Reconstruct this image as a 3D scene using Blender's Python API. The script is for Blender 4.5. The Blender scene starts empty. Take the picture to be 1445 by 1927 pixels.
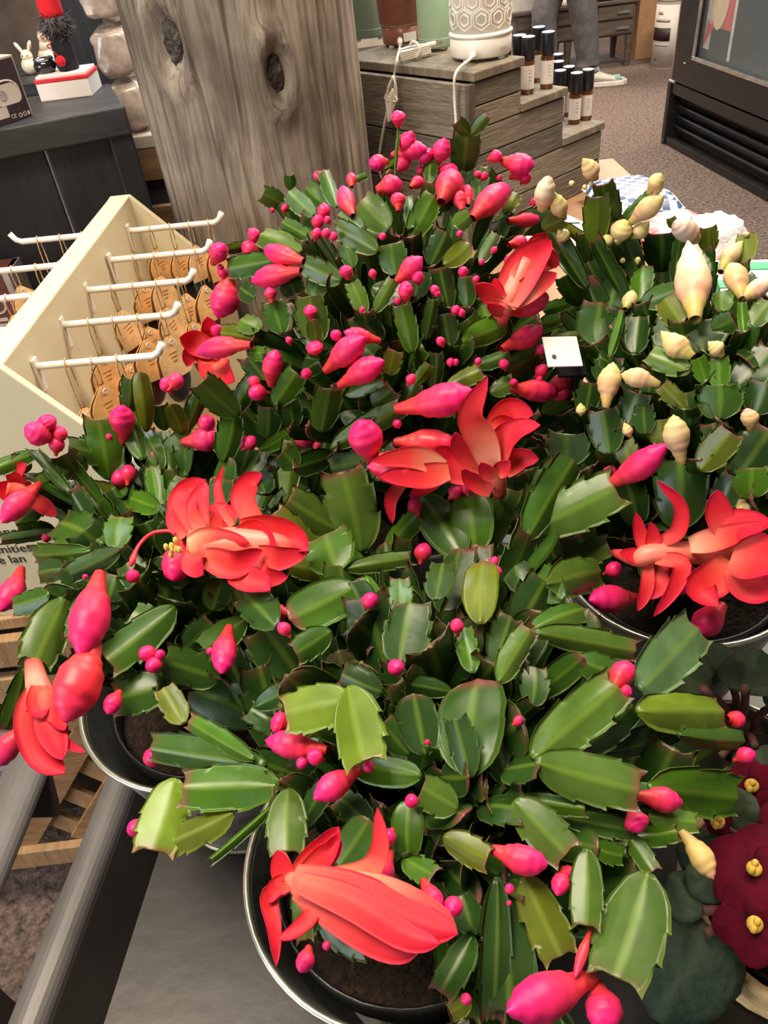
import bpy, math, random
from mathutils import Vector, Matrix, noise
random.seed(7)
V = Vector
sc = bpy.context.scene
COL = sc.collection

# ---------------------------------------------------------------- camera
IW, IH, FPX = 1445.0, 1927.0, 1456.0
PITCH, ROLL = math.radians(39.76), math.radians(7.14)
CAM = V((0, 0, 1.5))
FW = V((0, math.cos(PITCH), -math.sin(PITCH)))
_u0 = V((0, math.sin(PITCH), math.cos(PITCH))); _r0 = V((1, 0, 0))
RT = _r0 * math.cos(ROLL) - _u0 * math.sin(ROLL)
UP = _r0 * math.sin(ROLL) + _u0 * math.cos(ROLL)
cd = bpy.data.cameras.new('camera'); cam = bpy.data.objects.new('camera', cd); COL.objects.link(cam)
cd.sensor_fit = 'VERTICAL'; cd.sensor_height = 36.0; cd.lens = 36.0 * FPX / IH
cd.clip_start = 0.02; cd.clip_end = 60
mw = Matrix.Identity(4)
for i in range(3):
    mw[i][0] = RT[i]; mw[i][1] = UP[i]; mw[i][2] = -FW[i]; mw[i][3] = CAM[i]
cam.matrix_world = mw
cd.dof.use_dof = False
sc.camera = cam

# ---------------------------------------------------------------- light
sc.view_settings.view_transform = 'Standard'; sc.view_settings.look = 'None'
sc.view_settings.gamma = 1.0; sc.view_settings.use_curve_mapping = False
sc.view_settings.exposure = 0.55
w = bpy.data.worlds.new('shop_air'); sc.world = w; w.use_nodes = True
w.node_tree.nodes['Background'].inputs[0].default_value = (1.0, 0.93, 0.84, 1)
w.node_tree.nodes['Background'].inputs[1].default_value = 0.085
def area(name, loc, target, sx, sy, power, col):
    l = bpy.data.lights.new(name, 'AREA'); l.shape = 'RECTANGLE'; l.size = sx; l.size_y = sy
    l.energy = power; l.color = col
    o = bpy.data.objects.new(name, l); COL.objects.link(o); o.location = loc
    o.rotation_euler = (V(target) - V(loc)).to_track_quat('-Z', 'Y').to_euler()
    return o
WARM = (1.0, 0.86, 0.68)
area('ceiling_panel_light', (-0.55, 0.35, 2.9), (-0.55, 0.35, 0), 1.2, 0.6, 46, WARM)
area('ceiling_panel_light', (1.2, 1.6, 2.9), (1.2, 1.6, 0), 1.2, 0.6, 46, WARM)
area('ceiling_panel_light', (-1.3, 2.6, 2.9), (-1.3, 2.6, 0), 1.2, 0.6, 24, WARM)
area('ceiling_panel_light', (2.2, 5.0, 2.9), (2.2, 5.0, 0), 1.2, 0.6, 90, WARM)
area('ceiling_panel_light', (0.6, 7.0, 2.9), (0.6, 7.0, 0), 1.2, 0.6, 80, WARM)
area('cool_sheen_light', (0.3, 2.3, 2.9), (0.3, 2.3, 0), 1.6, 0.8, 42, (0.80, 0.90, 1.0))  # unseen cool panel added to give the leaves a bluish sheen
area('window_fill_light', (-3.6, -1.6, 2.0), (0.1, 0.6, 1.1), 2.4, 1.8, 75, (0.86, 0.93, 1.0))  # unseen source added as soft cool fill from the camera side
area('window_fill_light', (1.2, 9.2, 2.4), (0.4, 0.5, 1.0), 3.0, 1.6, 60, (0.72, 0.86, 1.0))

# ---------------------------------------------------------------- pixel -> point on a real plane
def ray(x, y): return FW + RT * ((x - IW / 2) / FPX) - UP * ((y - IH / 2) / FPX)
def atz(x, y, z):
    d = ray(x, y); return CAM + d * ((z - CAM.z) / d.z)
def aty(x, y, Y):
    d = ray(x, y); return CAM + d * (Y / d.y)
def atpl(x, y, p, n):
    d = ray(x, y); n = V(n); return CAM + d * ((V(p) - CAM).dot(n) / d.dot(n))
def proj(p):
    q = V(p) - CAM; z = q.dot(FW); return (IW / 2 + FPX * q.dot(RT) / z, IH / 2 - FPX * q.dot(UP) / z)
def depth(p): return (V(p) - CAM).dot(FW)

# ---------------------------------------------------------------- materials
MATS = {}
def _new(name):
    m = bpy.data.materials.new(name); m.use_nodes = True
    nt = m.node_tree; b = nt.nodes['Principled BSDF']; MATS[name] = m
    return m, nt, b
def mat(name, col, rough=0.5, metal=0.0, var=0.12, scale=14.0, stretch=(1, 1, 1), bump=0.0, bscale=None, spec=0.5, coat=0.0, trans=0.0, detail=4.0, col2=None, emit=0.0, sss=0.0, alpha=1.0):
    if name in MATS: return MATS[name]
    m, nt, b = _new(name)
    b.inputs['Roughness'].default_value = rough; b.inputs['Metallic'].default_value = metal
    b.inputs['Specular IOR Level'].default_value = spec; b.inputs['Coat Weight'].default_value = coat
    b.inputs['Coat Roughness'].default_value = 0.15
    b.inputs['Transmission Weight'].default_value = trans; b.inputs['Alpha'].default_value = alpha
    if sss: b.inputs['Subsurface Weight'].default_value = sss; b.inputs['Subsurface Radius'].default_value = (.006, .003, .002)
    tc = nt.nodes.new('ShaderNodeTexCoord'); mp = nt.nodes.new('ShaderNodeMapping'); mp.inputs['Scale'].default_value = stretch
    nt.links.new(tc.outputs['Object'], mp.inputs[0])
    n = nt.nodes.new('ShaderNodeTexNoise'); n.inputs['Scale'].default_value = scale; n.inputs['Detail'].default_value = detail; n.inputs['Roughness'].default_value = .62
    nt.links.new(mp.outputs[0], n.inputs['Vector'])
    r = nt.nodes.new('ShaderNodeValToRGB')
    lo = col2 if col2 else [c * (1 - 2 * var) for c in col]; hi = col if col2 else [min(1, c * (1 + 2 * var)) for c in col]
    r.color_ramp.elements[0].position = 0.34; r.color_ramp.elements[1].position = 0.66
    r.color_ramp.elements[0].color = (*lo, 1); r.color_ramp.elements[1].color = (*hi, 1)
    nt.links.new(n.outputs[0], r.inputs[0]); nt.links.new(r.outputs[0], b.inputs['Base Color'])
    if emit: nt.links.new(r.outputs[0], b.inputs['Emission Color']); b.inputs['Emission Strength'].default_value = emit
    if bump:
        bn = nt.nodes.new('ShaderNodeBump'); bn.inputs['Strength'].default_value = bump; bn.inputs['Distance'].default_value = 0.01
        n2 = n
        if bscale:
            n2 = nt.nodes.new('ShaderNodeTexNoise'); n2.inputs['Scale'].default_value = bscale; n2.inputs['Detail'].default_value = 5
            nt.links.new(mp.outputs[0], n2.inputs['Vector'])
        nt.links.new(n2.outputs[0], bn.inputs['Height']); nt.links.new(bn.outputs[0], b.inputs['Normal'])
    return m
def uvmix(name, stops, rough=0.4, spec=0.5, sss=0.0, translucent=0.0, use_obj=True, midrib=None, tip=None, edge=None, coat=0.0, nscale=60.0, namt=0.25, bump=0.0):
    """colour runs along the part (uv.x: base to tip), tinted by the object's own colour"""
    m, nt, b = _new(name); N = nt.nodes.new; L = nt.links.new
    uv = N('ShaderNodeUVMap'); sp = N('ShaderNodeSeparateXYZ'); L(uv.outputs[0], sp.inputs[0])
    r = N('ShaderNodeValToRGB'); cr = r.color_ramp
    cr.elements[0].position = stops[0][0]; cr.elements[0].color = (*stops[0][1], 1)
    cr.elements[1].position = stops[-1][0]; cr.elements[1].color = (*stops[-1][1], 1)
    for p, c in stops[1:-1]: e = cr.elements.new(p); e.color = (*c, 1)
    L(sp.outputs[0], r.inputs[0]); cur = r.outputs[0]
    def mix(fac, a, bcol, mode='MIX'):
        x = N('ShaderNodeMix'); x.data_type = 'RGBA'; x.blend_type = mode
        if isinstance(fac, float): x.inputs['Factor'].default_value = fac
        else: L(fac, x.inputs['Factor'])
        L(a, x.inputs['A'])
        if isinstance(bcol, tuple): x.inputs['B'].default_value = (*bcol, 1)
        else: L(bcol, x.inputs['B'])
        return x.outputs['Result']
    def ramp(src, p0, p1, v0=0.0, v1=1.0):
        x = N('ShaderNodeMapRange'); x.inputs['From Min'].default_value = p0; x.inputs['From Max'].default_value = p1
        x.inputs['To Min'].default_value = v0; x.inputs['To Max'].default_value = v1; x.interpolation_type = 'SMOOTHSTEP'
        L(src, x.inputs['Value']); return x.outputs[0]
    if use_obj:
        oi = N('ShaderNodeObjectInfo'); cur = mix(1.0, cur, oi.outputs['Color'], 'MULTIPLY')
    tc = N('ShaderNodeTexCoord'); no = N('ShaderNodeTexNoise'); no.inputs['Scale'].default_value = nscale; no.inputs['Detail'].default_value = 3
    gm = N('ShaderNodeNewGeometry'); L(gm.outputs['Position'], no.inputs['Vector'])
    dk = N('ShaderNodeMix'); dk.data_type = 'RGBA'; dk.blend_type = 'MULTIPLY'
    L(ramp(no.outputs[0], .35, .65, 0.0, namt * 2), dk.inputs['Factor']); L(cur, dk.inputs['A']); dk.inputs['B'].default_value = (.55, .6, .5, 1); cur = dk.outputs['Result']
    ab = N('ShaderNodeMath'); ab.operation = 'ABSOLUTE'; L(sp.outputs[1], ab.inputs[0])
    if midrib:
        mr = ramp(ab.outputs[0], 0.03, 0.22, midrib[0], 0.0); cur = mix(mr, cur, midrib[1])
    if tip:
        tt = N('ShaderNodeMath'); tt.operation = 'MULTIPLY'
        L(ramp(sp.outputs[0], tip[0], 1.0, 0.0, tip[2]), tt.inputs[0]); oi2 = N('ShaderNodeObjectInfo'); L(oi2.outputs['Random'], tt.inputs[1])
        cur = mix(tt.outputs[0], cur, tip[1])
    if edge:
        cur = mix(ramp(ab.outputs[0], edge[0], 1.0, 0.0, edge[2]), cur, edge[1])
    L(cur, b.inputs['Base Color'])
    b.inputs['Roughness'].default_value = rough; b.inputs['Specular IOR Level'].default_value = spec; b.inputs['Coat Weight'].default_value = coat
    if sss: b.inputs['Subsurface Weight'].default_value = sss; b.inputs['Subsurface Radius'].default_value = (.008, .003, .002); b.inputs['Subsurface Scale'].default_value = 1.0
    if bump:
        bn = N('ShaderNodeBump'); bn.inputs['Strength'].default_value = bump; bn.inputs['Distance'].default_value = .002
        L(no.outputs[0], bn.inputs['Height']); L(bn.outputs[0], b.inputs['Normal'])
    if translucent:
        tr = N('ShaderNodeBsdfTranslucent'); L(cur, tr.inputs['Color']); ms = N('ShaderNodeMixShader'); ms.inputs[0].default_value = translucent
        out = nt.nodes['Material Output']; L(b.outputs[0], ms.inputs[1]); L(tr.outputs[0], ms.inputs[2]); L(ms.outputs[0], out.inputs[0])
    return m

# ---------------------------------------------------------------- objects
WM = {}
def thing(name, label, cat, loc, group=None):
    o = bpy.data.objects.new(name, None); COL.objects.link(o); o.location = loc; o.empty_display_size = .05
    WM[o] = Matrix.Translation(V(loc)); tag(o, label, cat, group); return o
def tag(o, label, cat, group=None):
    o['label'] = label; o['category'] = cat
    if group: o['group'] = group
    return o
def struct(o): o['kind'] = 'structure'; return o
def place(o, M, parent=None):
    COL.objects.link(o); WM[o] = M
    if parent is not None:
        o.parent = parent; o.matrix_parent_inverse = WM[parent].inverted()
    o.matrix_basis = M; return o
class MB:
    def __init__(s): s.v = []; s.f = []; s.uv = {}
    def add(s, vs, fs):
        n = len(s.v); s.v += [V(p) for p in vs]; s.f += [tuple(i + n for i in f) for f in fs]; return s
    def box(s, c, size, R=None):
        c = V(c); h = V(size) / 2; R = R or Matrix.Identity(3); vs = []
        for z in (-1, 1):
            for x, y in ((-1, -1), (1, -1), (1, 1), (-1, 1)): vs.append(c + R @ V((x * h.x, y * h.y, z * h.z)))
        return s.add(vs, [(3, 2, 1, 0), (4, 5, 6, 7), (0, 1, 5, 4), (1, 2, 6, 5), (2, 3, 7, 6), (3, 0, 4, 7)])
    def prism(s, pts, off):
        n = len(pts); off = V(off); vs = [V(p) for p in pts] + [V(p) + off for p in pts]
        return s.add(vs, [tuple(range(n))[::-1], tuple(range(n, 2 * n))] + [(i, (i + 1) % n, n + (i + 1) % n, n + i) for i in range(n)])
    def tube(s, pts, rad, n=8, cap=True):
        pts = [V(p) for p in pts]; rs = rad if isinstance(rad, (list, tuple)) else [rad] * len(pts); base = len(s.v); ref = None
        for i, p in enumerate(pts):
            t = (pts[min(i + 1, len(pts) - 1)] - pts[max(i - 1, 0)]).normalized()
            if ref is None: ref = t.orthogonal().normalized()
            ref = (ref - t * ref.dot(t)).normalized(); b = t.cross(ref)
            for k in range(n):
                a = 2 * math.pi * k / n; s.v.append(p + (ref * math.cos(a) + b * math.sin(a)) * rs[i])
        for i in range(len(pts) - 1):
            for k in range(n):
                a = base + i * n + k; b2 = base + i * n + (k + 1) % n; s.f.append((a, b2, b2 + n, a + n))
        if cap:
            s.f.append(tuple(base + k for k in range(n))[::-1]); e = base + (len(pts) - 1) * n; s.f.append(tuple(e + k for k in range(n)))
        return s
    def lathe(s, c, prof, n=32, axis=None, closed=False):
        c = V(c); Q = axis.to_track_quat('Z', 'Y').to_matrix() if axis is not None else Matrix.Identity(3); base = len(s.v)
        for r, z in prof:
            for k in range(n):
                a = 2 * math.pi * k / n; s.v.append(c + Q @ V((r * math.cos(a), r * math.sin(a), z)))
        for i in range(len(prof) - 1):
            for k in range(n):
                a = base + i * n + k; b = base + i * n + (k + 1) % n; s.f.append((a, b, b + n, a + n))
        if not closed:
            s.f.append(tuple(base + k for k in range(n))[::-1]); e = base + (len(prof) - 1) * n; s.f.append(tuple(e + k for k in range(n)))
        else:
            e = base + (len(prof) - 1) * n
            for k in range(n): s.f.append((e + k, e + (k + 1) % n, base + (k + 1) % n, base + k))
        return s
    def ball(s, c, r, n=12, m=8, sc3=(1, 1, 1), R=None):
        prof = []; c = V(c); base = len(s.v); R = R or Matrix.Identity(3)
        for i in range(m + 1):
            t = math.pi * i / m
            for k in range(n):
                a = 2 * math.pi * k / n
                s.v.append(c + R @ V((math.sin(t) * math.cos(a) * r * sc3[0], math.sin(t) * math.sin(a) * r * sc3[1], -math.cos(t) * r * sc3[2])))
        for i in range(m):
            for k in range(n):
                a = base + i * n + k; b = base + i * n + (k + 1) % n; s.f.append((a, b, b + n, a + n))
        return s
    def mesh(s, name, mt, smooth=False, origin=None):
        me = bpy.data.meshes.new(name); o = V(origin) if origin is not None else V((0, 0, 0))
        me.from_pydata([tuple(p - o) for p in s.v], [], s.f); me.materials.append(mt)
        if smooth: me.polygons.foreach_set('use_smooth', [True] * len(me.polygons))
        me.update(); return me
    def build(s, name, mt, parent=None, smooth=False, bevel=0.0, seg=2):
        lo = V((min(p.x for p in s.v), min(p.y for p in s.v), min(p.z for p in s.v))); hi = V((max(p.x for p in s.v), max(p.y for p in s.v), max(p.z for p in s.v)))
        c = (lo + hi) / 2; me = s.mesh(name, mt, smooth, c)
        o = bpy.data.objects.new(name, me); place(o, Matrix.Translation(c), parent)
        if bevel:
            b = o.modifiers.new('bevel', 'BEVEL'); b.width = bevel; b.segments = seg; b.limit_method = 'ANGLE'
        return o
def rotz(a): return Matrix.Rotation(a, 3, 'Z')
def Box(name, mt, c, size, parent=None, rz=0.0, bevel=0.0, R=None): return MB().box(c, size, R or rotz(rz)).build(name, mt, parent, bevel=bevel)
def text(name, s, mt, loc, xdir, updir, size, parent=None, depthv=0.0003):
    cu = bpy.data.curves.new(name, 'FONT'); cu.body = s; cu.size = size; cu.extrude = depthv
    tmp = bpy.data.objects.new(name, cu); COL.objects.link(tmp); dg = bpy.context.evaluated_depsgraph_get(); dg.update()
    me = bpy.data.meshes.new_from_object(tmp.evaluated_get(dg)); bpy.data.objects.remove(tmp); bpy.data.curves.remove(cu)
    me.name = name; me.materials.clear(); me.materials.append(mt)
    x = V(xdir).normalized(); u = V(updir); u = (u - x * u.dot(x)).normalized(); z = x.cross(u); M = Matrix.Identity(4)
    for i in range(3): M[i][0] = x[i]; M[i][1] = u[i]; M[i][2] = z[i]; M[i][3] = loc[i]
    return place(bpy.data.objects.new(name, me), M, parent)
def bez(ps, n):
    """Catmull-Rom through the points"""
    ps = [V(p) for p in ps]; out = []; q = [ps[0] * 2 - ps[1]] + ps + [ps[-1] * 2 - ps[-2]]; m = len(ps) - 1
    for i in range(n):
        t = i / (n - 1) * m; k = min(int(t), m - 1); t -= k; a, b, c, d = q[k:k + 4]
        out.append(0.5 * ((2 * b) + (c - a) * t + (2 * a - 5 * b + 4 * c - d) * t * t + (3 * b - a - 3 * c + d) * t ** 3))
    return out
# ================================================================ the room
M_CARPET = mat('carpet', (.275, .195, .160), rough=.97, col2=(.055, .038, .032), scale=62, bump=.5, bscale=170, detail=8)
M_WALL = mat('plaster', (.55, .50, .43), rough=.9, var=.04)
struct(MB().box((.5, 3, -.03), (9.4, 14, .06)).build('floor', M_CARPET))
struct(MB().box((.5, 9.7, 1.5), (9.4, .1, 3.0)).build('wall_back', M_WALL))
struct(MB().box((-4.2, 3, 1.5), (.1, 13.5, 3.0)).build('wall_left', M_WALL))
struct(MB().box((5.2, 3, 1.5), (.1, 13.5, 3.0)).build('wall_right', M_WALL))
struct(MB().box((.5, -4.0, 1.5), (9.4, .1, 3.0)).build('wall_front', M_WALL))

# ---------------------------------------------------------------- tree trunk column
M_TRUNK, nt, b = _new('weathered_trunk'); N = nt.nodes.new; L = nt.links.new
tc = N('ShaderNodeTexCoord'); mp = N('ShaderNodeMapping'); mp.inputs['Scale'].default_value = (1, 1, .085); L(tc.outputs['Object'], mp.inputs[0])
n1 = N('ShaderNodeTexNoise'); n1.inputs['Scale'].default_value = 55; n1.inputs['Detail'].default_value = 7; n1.inputs['Roughness'].default_value = .65; n1.inputs['Distortion'].default_value = .8; L(mp.outputs[0], n1.inputs['Vector'])
n2 = N('ShaderNodeTexNoise'); n2.inputs['Scale'].default_value = 7; n2.inputs['Detail'].default_value = 4; L(tc.outputs['Object'], n2.inputs['Vector'])
r1 = N('ShaderNodeValToRGB'); e = r1.color_ramp; e.elements[0].position = .30; e.elements[0].color = (.10, .080, .062, 1); e.elements[1].position = .62; e.elements[1].color = (.34, .285, .225, 1); q = e.elements.new(.47); q.color = (.215, .175, .138, 1); L(n1.outputs[0], r1.inputs[0])
r2 = N('ShaderNodeValToRGB'); e = r2.color_ramp; e.elements[0].position = .36; e.elements[0].color = (.34, .33, .33, 1); e.elements[1].position = .58; e.elements[1].color = (1, 1, 1, 1); L(n2.outputs[0], r2.inputs[0])
mx = N('ShaderNodeMix'); mx.data_type = 'RGBA'; mx.blend_type = 'MULTIPLY'; mx.inputs['Factor'].default_value = .75; L(r1.outputs[0], mx.inputs['A']); L(r2.outputs[0], mx.inputs['B']); L(mx.outputs['Result'], b.inputs['Base Color'])
n3 = N('ShaderNodeTexNoise'); n3.inputs['Scale'].default_value = 15; n3.inputs['Detail'].default_value = 3; mp3 = N('ShaderNodeMapping'); mp3.inputs['Scale'].default_value = (1, 1, .06); L(tc.outputs['Object'], mp3.inputs[0]); L(mp3.outputs[0], n3.inputs['Vector'])
r3 = N('ShaderNodeValToRGB'); e = r3.color_ramp; e.elements[0].position = .478; e.elements[0].color = (1, 1, 1, 1); e.elements[1].position = .522; e.elements[1].color = (1, 1, 1, 1); q = e.elements.new(.50); q.color = (.22, .20, .19, 1); L(n3.outputs[0], r3.inputs[0])
mx2 = N('ShaderNodeMix'); mx2.data_type = 'RGBA'; mx2.blend_type = 'MULTIPLY'; mx2.inputs['Factor'].default_value = .65; L(mx.outputs['Result'], mx2.inputs['A']); L(r3.outputs[0], mx2.inputs['B']); L(mx2.outputs['Result'], b.inputs['Base Color'])
bn = N('ShaderNodeBump'); bn.inputs['Strength'].default_value = .45; bn.inputs['Distance'].default_value = .006; L(n1.outputs[0], bn.inputs['Height']); L(bn.outputs[0], b.inputs['Normal']); b.inputs['Roughness'].default_value = .75; b.inputs['Specular IOR Level'].default_value = .3
M_KNOT = mat('knot_wood', (.11, .09, .075), rough=.9, col2=(.012, .010, .009), scale=90, bump=1.0, bscale=130)
TC = V((-.1294, 1.47, 0)); TR = .184
def tcyl(px, py):
    d = ray(px, py); ox, oy = CAM.x - TC.x, CAM.y - TC.y; a = d.x ** 2 + d.y ** 2; bb = ox * d.x + oy * d.y; c = ox * ox + oy * oy - TR ** 2; t = (-bb - math.sqrt(max(0, bb * bb - a * c))) / a
    p = CAM + d * t; return math.atan2(p.y - TC.y, p.x - TC.x), p.z, p
KN = [(*tcyl(313, 82)[:2], .030, .052), (*tcyl(522, 140)[:2], .024, .046)]
tm = MB(); nz, nth = 150, 170
for i in range(nz + 1):
    z = 2.6 * i / nz if i > 0 else 0.0
    for k in range(nth):
        a = 2 * math.pi * k / nth; p = V((math.cos(a), math.sin(a), z))
        r = TR * (1 + .04 * (1.3 - z) * (1 if z < 1.0 else .35) * .4)
        r += .007 * noise.noise(V((p.x * 2.4, p.y * 2.4, z * 1.1))) + .0035 * noise.noise(V((p.x * 11, p.y * 11, z * 1.2))) + .0016 * noise.noise(V((p.x * 34, p.y * 34, z * 2.5)))
        for ka, kz, kw, kh in KN:
            da = ((a - ka + math.pi) % (2 * math.pi) - math.pi) * TR; q = math.sqrt((da / kw) ** 2 + ((z - kz) / kh) ** 2)
            if q < 2.4: r += .010 * math.exp(-((q - 1.15) / .32) ** 2) - .018 * math.exp(-(q / .75) ** 4)
        tm.v.append(TC + V((r * math.cos(a), r * math.sin(a), z)))
for i in range(nz):
    for k in range(nth):
        a = i * nth + k; b_ = i * nth + (k + 1) % nth; tm.f.append((a, b_, b_ + nth, a + nth))
tm.f.append(tuple(range(nth))[::-1]); tm.f.append(tuple(nz * nth + k for k in range(nth)))
tt = thing('tree_trunk', 'grey weathered tree trunk column with two hollow knots behind the tall cactus', 'trunk', TC)
tm.build('bark', M_TRUNK, tt, True)
for ka, kz, kw, kh in KN:
    c = TC + V((math.cos(ka), math.sin(ka), 0)) * (TR - .019); c.z = kz; m_ = MB(); m_.ball(c, 1, 20, 16, (kw * .62, .012, kh * .66), rotz(ka + math.pi / 2))
    m_.v = [p + V((math.cos(ka), math.sin(ka), 0)) * (.006 * noise.noise(p * 110)) for p in m_.v]
    m_.build('knot', M_KNOT, tt, True)

# ---------------------------------------------------------------- metal cart tray
M_TRAY = mat('tray_metal', (.043, .037, .034), rough=.42, metal=.15, col2=(.026, .022, .021), scale=6, bump=.05, bscale=60)
M_LIP = mat('tray_metal_lit', (.115, .105, .100), rough=.42, metal=.2, var=.10, scale=9)  # tray metal lightened, light on the lip put into its colour
M_WHEEL = mat('caster_rubber', (.02, .02, .02), rough=.7)
def tray(name, label, o, az, wd, t0, t1, zb, lip, hgt=.045):
    """tray with sloped walls and rolled lips; o = inner bottom edge point, s runs across, t along"""
    t_ = V((math.sin(az), math.cos(az), 0)); s_ = V((math.cos(az), -math.sin(az), 0)); o = V((o[0], o[1], 0)); root = thing(name, label, 'cart', (o.x + s_.x * wd / 2, o.y, 0))
    def W(s, t, z): return o + s_ * s + t_ * t + V((0, 0, z))
    MB().prism([W(-.004, t0, zb - .004), W(wd + .004, t0, zb - .004), W(wd + .004, t1, zb - .004), W(-.004, t1, zb - .004)], (0, 0, .004)).build('tray_bottom', M_TRAY, root)
    wp = [(0, 0), (-.018, hgt - .006), (-.020, hgt - .004), (-.024, hgt - .006), (-.006, -.004)]; lp = []
    for k in range(15): a = math.pi * (-.08 + 1.16 * k / 14); lp.append((-.019 - lip / 2 + lip / 2 * math.cos(a), hgt - .006 + .010 * math.sin(a)))
    def wall(f, a, b2):
        for nm, prof, mt, sm in (('tray_wall', wp, M_TRAY, False), ('tray_lip', lp, M_LIP, False)):
            m = MB(); n = len(prof)
            for e_ in (a, b2): m.v += [f(p[0], e_, zb + p[1]) for p in prof]
            m.f = [(i, (i + 1) % n, n + (i + 1) % n, n + i) for i in range(n)] + [tuple(range(n))[::-1], tuple(range(n, 2 * n))]
            m.build(nm, mt, root, sm)
    ex = .019 + lip
    wall(lambda p, e_, z: W(p, e_, z), t0 - ex, t1 + ex); wall(lambda p, e_, z: W(wd - p, e_, z), t0 - ex, t1 + ex); wall(lambda p, e_, z: W(e_, t1 - p, z), -ex, wd + ex); wall(lambda p, e_, z: W(e_, t0 + p, z), -ex, wd + ex)
    for s in (.10, wd - .10):
        for t in (t0 + .06, t1 - .06):
            p = W(s, t, 0); MB().box((p.x, p.y, zb / 2 + .03), (.03, .03, zb - .06), rotz(-az)).build('leg', M_TRAY, root)
            MB().lathe((p.x - .011, p.y, .030), [(.030, 0), (.030, .022)], 20, V((1, 0, 0))).build('caster', M_WHEEL, root)
    return root
tray('metal_cart', 'dark grey metal cart tray carrying the cactus buckets', (-.228, .265), math.radians(10), .86, -.55, .50, .900, .028)
o2 = atz(45, 1600, .95)
tray('metal_cart', 'second dark metal cart tray with wide rolled lip beside the bucket cart, empty in view', (-.858, .317), math.radians(6), .482, -.30, .105, .905, .040)

# ---------------------------------------------------------------- slatted crate below the packet rack
M_SLAT = mat('crate_wood', (.42, .235, .105), rough=.7, col2=(.24, .12, .05), scale=9, stretch=(1, 1, 6), bump=.25, bscale=60)
M_SLAT2 = mat('pale_crate_wood', (.50, .31, .155), rough=.7, col2=(.33, .18, .08), scale=9, stretch=(6, 1, 1), bump=.25, bscale=60)
cr = thing('slatted_crate', 'honey brown wooden lattice crate under the cream packet rack', 'crate', (-.45, 1.05, 0))
X0, X1, Y0, Y1, ZB, ZT = -.98, -.175, .74, 1.235, .16, .78
for k in range(7):
    Box('top_board', M_SLAT if k % 2 else M_SLAT2, ((X0 + X1) / 2, Y0 + .035 + k * .069, ZT - .01), (X1 - X0, .066, .02), cr, bevel=.002)
for k in (7, 8): Box('top_board', M_SLAT if k % 2 else M_SLAT2, (-.50, Y0 + .035 + k * .069, ZT - .01), (.32, .066, .02), cr, bevel=.002)
for x in (-.635, -.365): Box('leg', M_SLAT, (x, 1.335, (ZT - .02) / 2), (.04, .04, ZT - .02), cr, bevel=.002)
for x in (X0 + .02, X1 - .02):
    for y in (Y0 + .02, Y1 - .02): Box('leg', M_SLAT, (x, y, (ZT - .02) / 2), (.04, .04, ZT - .02), cr, bevel=.002)
for z in (ZT - .05, ZT - .125, ZB + .03): Box('rail', M_SLAT2, ((X0 + X1) / 2, Y0 - .008, z), (X1 - X0, .016, .052), cr, bevel=.002)
for z in (ZT - .05, ZB + .03):
    Box('rail', M_SLAT, (X1 + .008, (Y0 + Y1) / 2, z), (.016, Y1 - Y0, .05), cr, bevel=.002); Box('rail', M_SLAT, (X0 - .008, (Y0 + Y1) / 2, z), (.016, Y1 - Y0, .05), cr, bevel=.002)
zc = (ZB + ZT) / 2 - .03
for k in range(8):
    x = X0 + .11 + k * .105
    for sg in (1, -1): MB().box((x, Y0 + (.004 if sg > 0 else .014), zc), (.040, .009, .56), Matrix.Rotation(sg * .62, 3, 'Y')).build('diagonal_slat', M_SLAT if sg > 0 else M_SLAT2, cr, bevel=.001)
Box('back_panel', mat('dark_crate', (.05, .035, .025), rough=.9), ((X0 + X1) / 2, Y0 + .10, (ZB + ZT) / 2 - .01), (X1 - X0 - .05, .01, ZT - ZB - .03), cr)

# ---------------------------------------------------------------- cream packet rack
M_CREAM_P = mat('cream_paint', (.70, .62, .42), rough=.5, var=.03, scale=5)
M_HOOK = mat('white_plastic', (.80, .74, .66), rough=.35, var=.02)
M_INK = mat('ink', (.05, .05, .05), rough=.8)
ZH = 1.106; HB = [atz(x, y, ZH) for x, y in ((65, 690), (115, 612), (160, 547), (205, 490), (240, 435))]
rd = (HB[4] - HB[0]).normalized(); re = V((rd.y, -rd.x, 0)); RZ = 1.142
rk = thing('packet_rack', 'cream A-frame countertop rack with white hooks full of hanging kraft packets', 'rack', (HB[2].x, HB[2].y, ZT))
ra = HB[0] - rd * .056; rb = HB[4] + rd * .052; ra.z = rb.z = 0
def RW(t, e_, z): return ra + rd * t + re * e_ + V((0, 0, z))
RL = (rb - ra).length; TH = .032
MB().prism([RW(0, 0, ZT), RW(RL, 0, ZT), RW(RL, 0, RZ), RW(0, 0, RZ)], re * -TH).build('panel', M_CREAM_P, rk, bevel=.002)
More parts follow.
